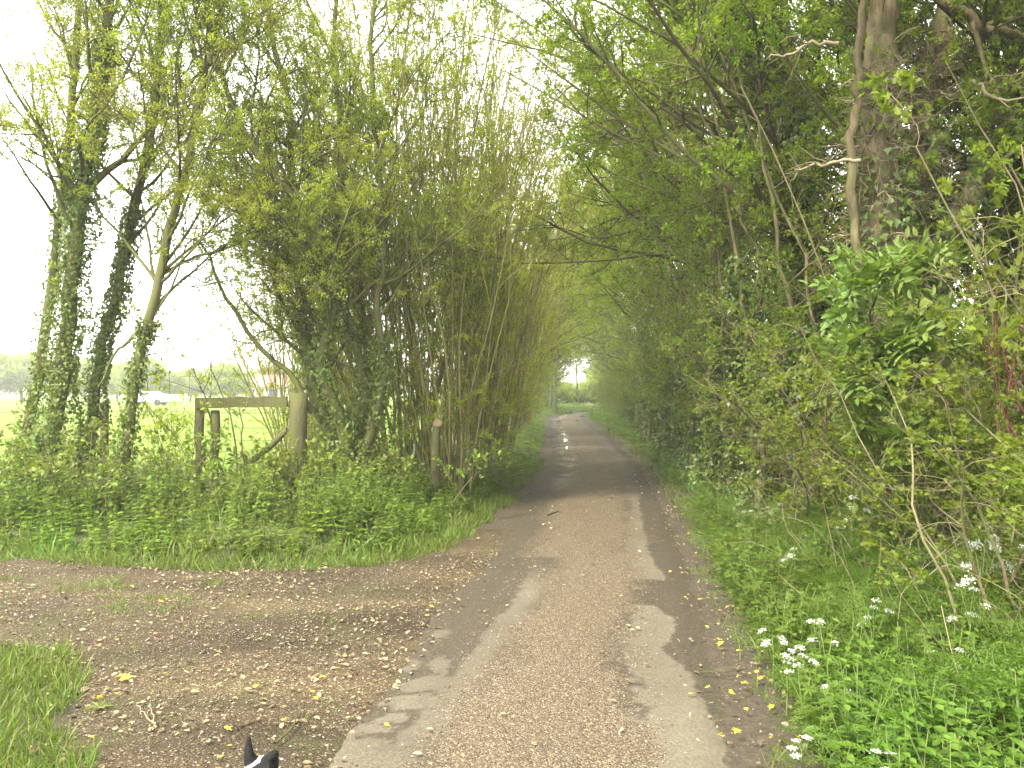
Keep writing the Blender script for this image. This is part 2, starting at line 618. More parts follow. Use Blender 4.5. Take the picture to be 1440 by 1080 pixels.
def road_mat():
    """mesh attributes say where the dry tarmac, the loose gravel and the wet patches lie"""
    m, nt, out = mat('lane_surface')
    at = {}
    for a in ('dry', 'gravel', 'wet', 'moss'):
        n = N(nt, "ShaderNodeAttribute")
        n.attribute_name = a
        at[a] = n.outputs["Fac"]
    v = stone_grain(nt, 120)
    sep = nt.nodes.new("ShaderNodeSeparateColor")
    nt.links.new(v.outputs["Color"], sep.inputs[0])
    fine = noise(nt, 160, 3, .7)
    mid = noise(nt, 14, 5, .7)
    damp = ramp(nt, fine, [(.3, (.070, .057, .038)), (.7, (.165, .137, .095))])
    damp = mix(nt, mid, damp, (.095, .072, .046))
    damp = mix(nt, 1.0, damp, ramp(nt, sep.outputs[2], [(0, (.42, .42, .42)), (.7, (.85, .85, .85)), (.93, (1.1, 1.08, 1.0)), (1, (2.4, 2.3, 2.1))]), 'MULTIPLY')
    dry = ramp(nt, fine, [(.3, (.20, .175, .135)), (.7, (.33, .295, .235))])
    dry = mix(nt, mathn(nt, 'MULTIPLY', mid, .6), dry, (.19, .162, .125))
    dry = mix(nt, 1.0, dry, ramp(nt, sep.outputs[2], [(0, (.62, .62, .62)), (.5, (.9, .9, .9)), (1, (1.1, 1.1, 1.1))]), 'MULTIPLY')
    grav = ramp(nt, sep.outputs[0], [(0, (.07, .05, .03)), (.35, (.150, .110, .070)), (.7, (.225, .172, .115)), (.92, (.33, .262, .185)), (1, (.55, .47, .37))])
    c = mix(nt, at['dry'], damp, dry)
    gm = mathn(nt, 'GREATER_THAN', mathn(nt, 'ADD', at['gravel'], mathn(nt, 'MULTIPLY', sep.outputs[1], .6)), .8)
    c = mix(nt, gm, c, grav)
    c = mix(nt, mathn(nt, 'MULTIPLY', at['moss'], .6), c, (.07, .085, .025))
    c = mix(nt, 1.0, c, (.455, .44, .375), 'MULTIPLY')
    p = N(nt, "ShaderNodeBsdfPrincipled")
    nt.links.new(c, p.inputs["Base Color"])
    ro = mathn(nt, 'MULTIPLY_ADD', at['wet'], -.62)
    ro.node.inputs[2].default_value = .88
    nt.links.new(ro, p.inputs["Roughness"])
    p.inputs["Specular IOR Level"].default_value = .35
    b = N(nt, "ShaderNodeBump")
    b.inputs["Strength"].default_value = .7
    b.inputs["Distance"].default_value = .012
    h = mathn(nt, 'ADD', mathn(nt, 'MULTIPLY', v.outputs["Distance"], mathn(nt, 'MULTIPLY', gm, -1.2)), mathn(nt, 'MULTIPLY', fine, .35))
    nt.links.new(h, b.inputs["Height"])
    nt.links.new(b.outputs[0], p.inputs["Normal"])
    nt.links.new(p.outputs[0], out.inputs[0])
    return m


def track_mat():
    m, nt, out = mat('track_gravel')
    v = stone_grain(nt, 85)
    sep = nt.nodes.new("ShaderNodeSeparateColor")
    nt.links.new(v.outputs["Color"], sep.inputs[0])
    mid = noise(nt, 5, 5, .7)
    big = noise(nt, 1.3, 4, .6)
    mp = N(nt, "ShaderNodeMapping")
    mp.inputs['Scale'].default_value = (.35, 1.3, 1)
    nt.links.new(nt.nodes.new('ShaderNodeNewGeometry').outputs['Position'], mp.inputs['Vector'])
    rut = noise(nt, 1.0, 4, .55, mp.outputs[0])
    fine = noise(nt, 120, 3, .7)
    dirt = ramp(nt, fine, [(.3, (.062, .044, .027)), (.7, (.15, .112, .07))])
    st = ramp(nt, sep.outputs[0], [(0, (.085, .060, .037)), (.5, (.155, .116, .074)), (.85, (.24, .19, .13)), (1, (.46, .40, .31))])
    gm = mathn(nt, 'GREATER_THAN', mathn(nt, 'ADD', mathn(nt, 'MULTIPLY', sep.outputs[1], .6), mathn(nt, 'MULTIPLY', mid, .7)), .74)
    c = mix(nt, gm, dirt, st)
    c = mix(nt, 1.0, c, ramp(nt, rut, [(.33, (.55, .53, .5)), (.52, (1, 1, 1)), (.68, (1.45, 1.45, 1.4))]), 'MULTIPLY')
    gr = ramp(nt, big, [(.50, (0, 0, 0)), (.72, (1, 1, 1))])
    c = mix(nt, mathn(nt, 'MULTIPLY', gr, .5), c, (.10, .12, .04))
    c = mix(nt, 1.0, c, (.48, .465, .39), 'MULTIPLY')
    p = N(nt, "ShaderNodeBsdfPrincipled", Roughness=.95)
    p.inputs["Specular IOR Level"].default_value = .2
    nt.links.new(c, p.inputs["Base Color"])
    b = N(nt, "ShaderNodeBump")
    b.inputs["Strength"].default_value = .8
    b.inputs["Distance"].default_value = .015
    h = mathn(nt, 'ADD', mathn(nt, 'MULTIPLY', v.outputs["Distance"], -1.0), mid)
    nt.links.new(h, b.inputs["Height"])
    nt.links.new(b.outputs[0], p.inputs["Normal"])
    nt.links.new(p.outputs[0], out.inputs[0])
    return m


# ------------------------------------------------------------------ the setting
def build_setting():
    xs = steps((-1500, -200, 100), (-200, -40, 12), (-40, -12, 1.5), (-12, 7, .16), (7, 20, .6), (20, 60, 5), (60, 200, 20), (200, 1500, 130))
    ys = steps((-300, -20, 40), (-20, -3, 1.5), (-3, 24, .16), (24, 90, .45), (90, 160, 6), (160, 400, 30), (400, 3000, 260))
    o = grid_obj('ground', xs, ys, ground_h, soil_mat())
    co = np.empty(len(o.data.vertices) * 3, np.float32); o.data.vertices.foreach_get('co', co); co = co.reshape(-1, 3).astype(float)
    tf = np.maximum(sstep((np.maximum(sd(bank_l, co[:, 0], co[:, 1]), -sd(bank_r, co[:, 0], co[:, 1])) - .25) / .4), sstep(-sd(near_l, co[:, 0], co[:, 1]) / .3))
    at = o.data.attributes.new('turf', 'FLOAT', 'POINT')
    at.data.foreach_set('value', tf.astype(np.float32))
    tag(o, kind='structure')
    fx = steps((-500, -60, 40), (-60, -14, 3), (-14, -2, .8))
    fy = steps((11.5, 60, 1.0), (60, 200, 8), (200, 420, 40))
    fo = grid_obj('field', fx, fy, lambda x, y: .03 + .05 * (fbm(x, y, 6, 23) - .5), field_mat(),
                  keep=lambda x, y: sd(bank_l, x, y) > 2.9)
    tag(fo, kind='structure')
    # meadow on the other side of the hedge
    fo2 = grid_obj('meadow', steps((6, 30, 2), (30, 500, 40)), steps((-20, 56, 2)), lambda x, y: ground_h(x, y) + .05, bpy.data.materials['field_grass'],
                   keep=lambda x, y: -sd(bank_r, x, y) > 4.5)
    tag(fo2, kind='structure')

    # gravel track turning off to the left
    tk = grid_obj('track', steps((-30, -8, .5), (-8, .4, .05)), steps((-3, 3, .3), (3, 11, .05)),
                  lambda x, y: -.008 + .012 * (fbm(x, y, .8, 5) - .5) + 0 * x, track_mat(),
                  keep=lambda x, y: (sd(bank_l, x, y) < -.06 + .3 * (fbm(x, y, .5, 8) - .5)) & (sd(near_l, x, y) > .02 + .3 * (fbm(x, y, .4, 9) - .5))
                  & (x < road_l(y) + .25))
    tag(tk, kind='structure')

    # the lane: u across (0..1), edges broken, attributes mark its surface
    ys = np.concatenate([np.arange(-3, 3.4, .2), np.arange(3.4, 16, .025), np.arange(16, 34, .08), np.arange(34, 75, .25)])
    us = np.linspace(0, 1, 110)
    U, Y = np.meshgrid(us, ys)
    l, r = road_l(Y), road_r(Y)
    e1 = .10 * (fbm(Y * 0, Y, .5, 31, 4) - .5) * 2
    e2 = .10 * (fbm(Y * 0, Y, .45, 37, 4) - .5) * 2
    l, r = l + e1, r + e2
    X = l + (r - l) * U
    lat = X - (road_l(Y) + road_r(Y)) / 2
    Z = .012 + .03 * (1 - (2 * U - 1) ** 2) - .018 + .006 * (fbm(X, Y, .7, 51) - .5) * 2
    Z = Z - .019 * (1 - sstep(np.minimum(U, 1 - U) * (r - l) / .22))
    n, k = X.shape
    i = np.arange(n * k).reshape(n, k)
    q = np.stack([i[:-1, :-1], i[:-1, 1:], i[1:, 1:], i[1:, :-1]], -1).reshape(-1, 4)
    g = Geo()
    g.add(np.stack([X, Y, Z], -1).reshape(-1, 3), q, True)
    ro = g.build('road', road_mat())
    tag(ro, kind='structure')
    nz = fbm(X, Y * .6, .22, 61, 4) - .5 + .9 * (fbm(X, Y * .8, .06, 66, 4) - .5)
    nz2 = fbm(X * 1.5, Y * .8, .7, 71, 4) - .5
    PX = CX + X / Y.clip(1) * F
    PY = HY + CH / Y.clip(1) * F
    # right wheel track: dry tarmac, in the photo's own outline
    rl = np.interp(Y, [3, 4.03, 5.2, 6.6, 7.3, 8.0, 9.0, 11, 14, 18], [.45, .52, .62, .78, .90, .99, 1.08, 1.35, 1.75, 2.2])
    rr = np.interp(Y, [3, 4.03, 4.6, 5.2, 5.9, 6.6, 7.05, 8.0, 8.3, 9.2, 11, 14, 18], [.93, .95, 1.0, 1.03, .95, 1.18, 1.1, 1.32, 1.34, 1.36, 1.55, 1.93, 2.3])
    dr = sstep((X - rl + nz * .30) / .08 + .5) * sstep((rr - X + nz * .09) / .02 + .5)
    gap = sstep((Y - 7.02 + nz * .12) / .05 + .5) * sstep((7.98 + nz * .1 - Y) / .05 + .5)
    dr = dr * (1 - gap) * (1 - sstep((Y - 12) / 6))
    # the pale ridge that runs diagonally down the left of the crown
    cl = np.interp(Y, [3, 4.03, 5.0, 6.0, 7.4, 8.6, 11], [-.75, -.58, -.40, -.22, .03, .18, .45])
    dl = sstep((X - cl + nz * .10) / .04 + .5) * sstep((cl + .20 + nz2 * .2 - X) / .14 + .5) * sstep((9.3 - Y) / 2)
    # isolated dry patches on the left wheel track
    dp = np.zeros_like(X)
    for (px, py, w, h) in ((490, 1062, 48, 34), (585, 988, 42, 10), (620, 942, 22, 14), (560, 1010, 26, 9), (604, 965, 42, 10), (612, 898, 16, 8), (570, 938, 12, 8), (528, 1025, 20, 8)):
        e = ((PX - px - nz * 60) / w) ** 2 + ((PY - py - nz2 * 26) / h) ** 2
        dp = np.maximum(dp, sstep((1.2 - e) / .35))
    dry = np.clip(np.maximum(np.maximum(dr * (.88 + nz2 * .5), dl * (.7 + nz2)), dp * (.72 + nz2)), 0, 1)
    # loose gravel on the crown
    gv = sstep((X - cl + nz * .3) / .35 + .1) * sstep((rl + .16 + nz * .35 - X) / .35 + .3)
    gv = gv * (.78 + .9 * nz2)
    gv = np.where(Y > 9, sstep(1.25 - np.abs(lat + .05 + nz2 * .3) / .75) * .9 + nz * .5, gv)
    gv = np.maximum(gv, .42 * sstep((cl - .5 + nz2 * .4 - X) / .3))
    far = sstep((Y - 12) / 10)
    dry = np.maximum(dry, far * .5 * np.maximum(sstep(1 - np.abs(lat - .62 + nz2 * .3) / .32), sstep(1 - np.abs(lat + .52 + nz2 * .3) / .3)))
    wet = np.clip(far * 1.2 * sstep(1 - np.abs(lat + .5 + nz2 * .4) / .4) * sstep((nz2 + .12) / .2), 0, 1)
    moss = np.clip(sstep((np.abs(lat) / ((road_r(Y) - road_l(Y)) / 2) - .84 + nz * .2) / .15) * .35 + far * .5 * sstep(1 - np.abs(lat + nz2 * .5) / .35) * sstep((nz + .1) / .3), 0, 1)
    for nm, a in (('dry', dry), ('gravel', np.clip(gv, 0, 1)), ('wet', wet), ('moss', moss)):
        at = ro.data.attributes.new(nm, 'FLOAT', 'POINT')
        at.data.foreach_set('value', a.ravel().astype(np.float32))

    # standing water in the wheel ruts
    pm, nt, out = mat('puddle_water')
    p = N(nt, "ShaderNodeBsdfPrincipled", Roughness=.08)
    p.inputs["Base Color"].default_value = (.03, .027, .022, 1)
    p.inputs["IOR"].default_value = 1.33
    p.inputs["Specular IOR Level"].default_value = .6
    nt.links.new(p.outputs[0], out.inputs[0])
    reseed(5)
    for (px, y0, y1, w) in ((797, 25, 26.6, .035), (795, 28.5, 30.6, .06), (792, 32.5, 34.5, .09), (789, 37, 40, .12), (786, 45, 48, .12), (800, 60, 64.5, .35), (812, 47, 50, .1), (819, 55, 59.5, .2), (822, 61, 64, .2)):
        a = np.linspace(0, 2 * np.pi, 28, endpoint=False)
        yc, hl = (y0 + y1) / 2, (y1 - y0) / 2
        rr_ = 1 + .28 * np.sin(a * 3 + px) + .16 * np.sin(a * 5 + px * 2)
        yy = yc + hl * np.cos(a) * rr_ * .85
        xx = (px - CX) / F * yy + w * np.sin(a) * rr_
        g = Geo()
        g.add(np.stack([np.append(xx, xx.mean()), np.append(yy, yc), np.full(29, .034)], 1), [(k, (k + 1) % 28, 28) for k in range(28)])
        tag(g.build('puddle', pm), kind='structure')


build_setting()


# ------------------------------------------------------------------ trees
def tree_parts(root, wood, crown, wood_mat, crown_mat, ivy=None, wood_name='trunk', ivymat='leaf_ivy'):
    if wood is not None: wood.build(wood_name, M[wood_mat], root)
    if crown is not None: crown.build('crown', M[crown_mat], root)
    if ivy is not None: ivy.build('ivy', M[ivymat], root)


def base_of(pts):
    return np.array([pts[0][0], pts[0][1], 0.0])


def crown_from(wood, crown, ls, lr, n2, n3, L2, L3, tufts, per, size, tmpl=LEAF_S, up=.03, wig=.16, t2=.25, side=None, flat=.8):
    p2, r2 = sprout(ls, lr, n2, t2, 1, (.5, 1.1), L2, 6, up, wig, .6, .004, side)
    wood.tubes(p2, r2, 4)
    p3, r3 = sprout(p2, r2, n3, .15, 1, (.4, 1.2), L3, 4, up, wig * 1.1, .6, .002)
    wood.tubes(p3, r3, 3)
    leaves(crown, tmpl, p3, r3, tufts, per, size, flat=flat)
    return p2, p3


def px_limb(pix, Y, off, r0, r1, K=18, wob=.02, dy=None):
    pts = []
    for k, (x, y) in enumerate(pix):
        yy = Y + (dy[k] if dy is not None else 0)
        pts.append(P(x, y, yy) - off)
    return limb(pts, r0, r1, K, wob)


def left_ash_trees():
    specs = [
        ('slim ash with bare upper stem, outermost beside the field, ivy on its foot', 12.6,
         [(12, 720), (28, 660), (55, 520), (82, 330), (92, 230), (104, 110), (108, 30), (118, -120), (130, -330)], .085, .22, .48, 2600, .03),
        ('thick leaning ash wrapped in a heavy ivy sleeve up to the crown', 11.6,
         [(62, 720), (72, 640), (92, 480), (108, 330), (126, 200), (147, 70), (155, -20), (172, -190), (190, -400)], .125, .02, .64, 11000, .075),
        ('ash stem with ivy on its lower half, middle of the close group', 12.1,
         [(112, 720), (122, 650), (140, 500), (168, 400), (190, 290), (210, 200), (226, 60), (232, -60), (240, -360)], .088, .02, .50, 6000, .05),
        ('curved bare ash stem leaning right, nearest the field gateway', 11.2,
         [(165, 720), (172, 655), (196, 500), (215, 430), (236, 330), (262, 230), (286, 100), (312, 10), (350, -260)], .08, .02, .34, 1900, .02),
    ]
    for k, (lab, Y, pix, r0, t0, t1, nivy, lump) in enumerate(specs):
        reseed(100 + k)
        off = P(pix[1][0], 700, Y); off[2] = 0
        root = thing('ash_tree', lab, 'tree', tuple(off), 0, 'ivy-clad ash trees by the field')
        wood, crown, ivy = Geo(), Geo(), Geo()
        p, r = px_limb(pix, Y, off, r0, .035, 34, .012)
        wood.tubes(p, r, 11, .07)
        if k == 1:
            b, br = px_limb([(96, 290), (150, 245), (196, 195), (262, 120), (310, 60)], Y, off, .06, .015, 12, .015, [0, .1, .1, .2, .4])
            wood.tubes(b, br, 6)
            crown_from(wood, crown, b[None], br[None], 9, 7, .9, .4, 3, 4, .045)
        if k == 3:
            b, br = px_limb([(212, 455), (180, 480), (160, 500), (140, 545)], Y, off, .03, .01, 10, .01)
            wood.tubes(b, br, 5)
            b, br = px_limb([(218, 440), (240, 405), (262, 345), (285, 330)], Y, off, .02, .006, 10, .01)
            wood.tubes(b, br, 5)
        l, lr = sprout(p[None], r[None], 26, .36, .98, (.5, 1.0), 2.1, 9, .09, .12, .4, .006, rmax=.035)
        wood.tubes(l, lr, 6)
        crown_from(wood, crown, l, lr, 9, 7, .8, .38, 5, 5, .030)
        e, er = sprout(p[None], r[None], 40, .25, .95, (.6, 1.3), .6, 5, .05, .2, .3, .003, rmax=.012)
        wood.tubes(e, er, 3)
        leaves(crown, LEAF_S, e, er, 4, 4, .045)
        ivy_on(ivy, p[None], r[None], nivy, .042, t0 * .25, t1, (0, .055), lump)
        tree_parts(root, wood, crown, 'bark_moss', 'leaf_spring', ivy, ivymat='leaf_ivy_glare')


def gateway_tree():
    """many-stemmed dark tree leaning over the gatepost"""
    reseed(140)
    Y = 12.2
    off = P(470, 700, Y); off[2] = 0
    root = thing('field_maple', 'ivy-clad many-stemmed tree leaning left over the gatepost, one bare limb above the rail', 'tree', tuple(off))
    wood, crown, ivy = Geo(), Geo(), Geo()
    st = [
        ([(482, 720), (478, 640), (440, 545), (428, 480), (422, 400), (415, 300), (404, 170), (380, 20), (350, -200)], .12),
        ([(488, 720), (490, 650), (478, 590), (455, 520), (470, 420), (452, 350), (420, 290), (350, 200), (300, 60), (270, -120)], .10),
        ([(495, 720), (500, 640), (512, 560), (500, 470), (470, 370), (480, 250), (470, 100), (480, -160)], .09),
        ([(505, 720), (514, 630), (540, 540), (530, 430), (540, 300), (520, 120), (540, -120)], .08),
    ]
    ls, lrs = [], []
    for k, (pix, r0) in enumerate(st):
        dy = np.linspace(0, [.6, -.8, .8, -.2][k], len(pix))
        p, r = px_limb(pix, Y, off, r0, .025, 26, .02, dy)
        wood.tubes(p, r, 8)
        ls.append(p); lrs.append(r)
    b, br = px_limb([(440, 580), (410, 530), (365, 490), (325, 430), (300, 380), (278, 340), (250, 330)], Y - .3, off, .045, .01, 16, .012)
    wood.tubes(b, br, 6)
    e, er = sprout(b[None], br[None], 10, .2, 1, (.6, 1.2), .5, 5, 0, .2, .4, .003)
    wood.tubes(e, er, 3)
    leaves(crown, LEAF_S, e, er, 1, 3, .035)
    P_, R_ = np.array(ls), np.array(lrs)
    l, lr = sprout(P_, R_, 17, .38, 1, (.5, 1.1), 2.3, 9, .05, .14, .5, .007)
    wood.tubes(l, lr, 5)
    crown_from(wood, crown, l, lr, 9, 7, .9, .4, 6, 5, .030)
    l, lr = sprout(P_[:3], R_[:3], 9, .3, .8, (.8, 1.4), 1.6, 8, .0, .18, .4, .005, side=(-1.2, 0, 0))
    wood.tubes(l, lr, 5)
    crown_from(wood, crown, l, lr, 8, 6, .7, .4, 6, 4, .030)
    ivy_on(ivy, P_, R_, 4800, .045, .02, .45, (0, .07), .04)
    tree_parts(root, wood, crown, 'bark_moss', 'leaf_spring', ivy, ivymat='leaf_ivy_glare')


def hazel(seed, n, H, spread, leaf_lo, leaf_hi, dens, base_r=.35, lean=(0, 0)):
    """coppiced hazel: a sheaf of rods from one stool"""
    reseed(seed)
    wood, crown = Geo(), Geo()
    a = rng.uniform(0, 2 * np.pi, n)
    rr = base_r * np.sqrt(rng.random(n))
    o = np.stack([rr * np.cos(a), rr * np.sin(a), np.full(n, -.05)], 1)
    tilt = rng.uniform(.02, spread, n)
    d = np.stack([np.cos(a) * tilt + lean[0], np.sin(a) * tilt + lean[1], np.ones(n)], 1)
    L = H * rng.uniform(.55, 1.08, n)
    p, r = walk(o, d, L, rng.uniform(.007, .022, n) * np.where(rng.random(n) < .15, 1.7, 1), .004, 16, .015, .08, np.stack([np.cos(a), np.sin(a), a * 0], 1) * .012)
    wood.tubes(p, r, 6)
    w, wr = sprout(p, r, 9, .22, 1, (.25, .8), 1.5, 7, .06, .12, .6, .003)
    wood.tubes(w, wr, 4)
    w2, wr2 = sprout(w, wr, 4, .15, 1, (.3, .9), .55, 5, .04, .15, .6, .002)
    wood.tubes(w2, wr2, 3)
    h = w2[:, -1, 2] / H
    keep = (h > leaf_lo) & (h < leaf_hi) | (rng.random(len(h)) < .12)
    leaves(crown, LEAF_S, w2[keep], wr2[keep], dens, 4, .033, spread=.015)
    e, er = sprout(p, r, 9, .06, .7, (.8, 1.5), .8, 5, .02, .2, .4, .003, rmax=.006)
    wood.tubes(e, er, 3)
    leaves(crown, LEAF_S, e, er, 8, 4, .05, flat=1.6)
    return wood, crown


def make_hazel(label, loc, seed, group, **kw):
    root = thing('hazel_bush', label, 'hazel', loc, 0, group)
    w, c = hazel(seed, **kw)
    tree_parts(root, w, c, 'bark_hazel', 'leaf_hazel', None, 'stems')
    return root


def left_hazels():
    G = 'hazel coppice along the left of the lane'
    pos = lambda px, Y: ((px - CX) / F * Y, Y, float(ground_h(np.array([(px - CX) / F * Y]), np.array([Y]))[0]))
    h1 = make_hazel('big hazel coppice right behind the sawn stem, sheaf of upright mossy rods', pos(628, 13.4), 201, G, n=52, H=10.5, spread=.30, leaf_lo=.05, leaf_hi=1.0, dens=5)
    h2 = make_hazel('fanning hazel coppice between the leaning ivy tree and the sawn stem', pos(560, 14.2), 202, G, n=48, H=10.5, spread=.34, leaf_lo=.1, leaf_hi=1.1, dens=6)
    h3 = make_hazel('hazel coppice with bare brown rod tips, next up the lane after the sawn stem', pos(672, 17), 203, G, n=54, H=11.5, spread=.22, leaf_lo=.05, leaf_hi=.6, dens=5)
    h4 = make_hazel('bare-topped hazel coppice with leaning rods, second up the lane after the sawn stem', pos(700, 21), 204, G, n=50, H=12, spread=.26, leaf_lo=.05, leaf_hi=.55, dens=5, lean=(.05, 0))
    rest = [(h1, 712, 26, 1.05, 1.9, 'third hazel coppice up the lane after the sawn stem'),
            (h4, 725, 31, .95, 4.0, 'fourth hazel coppice up the lane after the sawn stem'),
            (h2, 733, 36, .95, .7, 'fifth hazel coppice up the lane, where the lane narrows'),
            (h3, 741, 42, .8, 2.2, 'hazel coppice by the puddles on the left edge of the lane'),
            (h1, 746, 48, .85, 3.3, 'hazel coppice just short of the lane bend on the left'),
            (h2, 750, 55, .8, 5.2, 'hazel coppice on the outside of the lane bend'),
            (h1, 756, 62, .8, .4, 'hazel coppice beyond the puddles, framing the bright gap')]
    for src, px, Y, sc, rz, lab in rest:
        o = dup(src)
        o.location = pos(px, Y)
        o.rotation_euler.z = rz
        o.scale = (sc,) * 3
        o['label'] = lab
    for src, px, Y, sc, rz, lab in ((h2, 500, 17.5, 1.05, 1.0, 'hazel coppice in the second row, seen through the leaning ivy tree'),
                                    (h4, 640, 26, .95, .3, 'hazel coppice in the second row, behind the sawn stem and its rods'),
                                    (h2, 420, 18.5, .9, 3.9, 'hazel coppice at the field edge behind the gatepost'),
                                    (h1, 680, 35, .95, 5.0, 'farthest hazel coppice of the second row, showing between the rods')):
        o = dup(src)
        o.location = pos(px, Y)
        o.rotation_euler.z = rz
        o.scale = (sc,) * 3
        o['label'] = lab
        o['group'] = 'hazel coppice in the row behind'


def hedge_tree(seed, H=7.5, lean=.9, limbs=19, reach=3.3, n2=9, n3=8, tufts=4, per=5, size=.043, ivyn=4500, stems=2, lo=.42):
    reseed(seed)
    wood, crown, ivy = Geo(), Geo(), Geo()
    ps, rs = [], []
    for s in range(stems):
        y0 = rng.normal() * .25
        pts = [(0 + rng.normal() * .12, y0, -.1), (-lean * .12 + rng.normal() * .15, y0 + rng.normal() * .2, H * .2), (-lean * .4 + rng.normal() * .3, y0 + rng.normal() * .4, H * .45),
               (-lean * .7 + rng.normal() * .4, y0 + rng.normal() * .5, H * .75), (-lean + rng.normal() * .4, y0 + rng.normal() * .6, H)]
        p, r = limb(pts, .13 - .03 * s, .02, 22, .03)
        wood.tubes(p, r, 8)
        ps.append(p); rs.append(r)
    P_, R_ = np.array(ps), np.array(rs)
    l, lr = sprout(P_, R_, limbs, lo, .98, (.6, 1.25), reach, 10, .03, .12, .5, .008, side=(-.75, 0, .1), shrink=.45)
    wood.tubes(l, lr, 6)
    crown_from(wood, crown, l, lr, n2, n3, .95, .4, tufts, per, size, up=.01, t2=.2, flat=1.1)
    l, lr = sprout(P_, R_, limbs // 2, .15, .6, (.7, 1.3), 1.1, 7, .03, .2, .4, .004, side=(-.5, 0, 0))
    wood.tubes(l, lr, 4)
    crown_from(wood, crown, l, lr, 5, 5, .5, .3, 2, 4, size * .9)
    ivy_on(ivy, P_, R_, int(ivyn * 1.5), .05, .0, .62, (0, .13), .09)
    return wood, crown, ivy


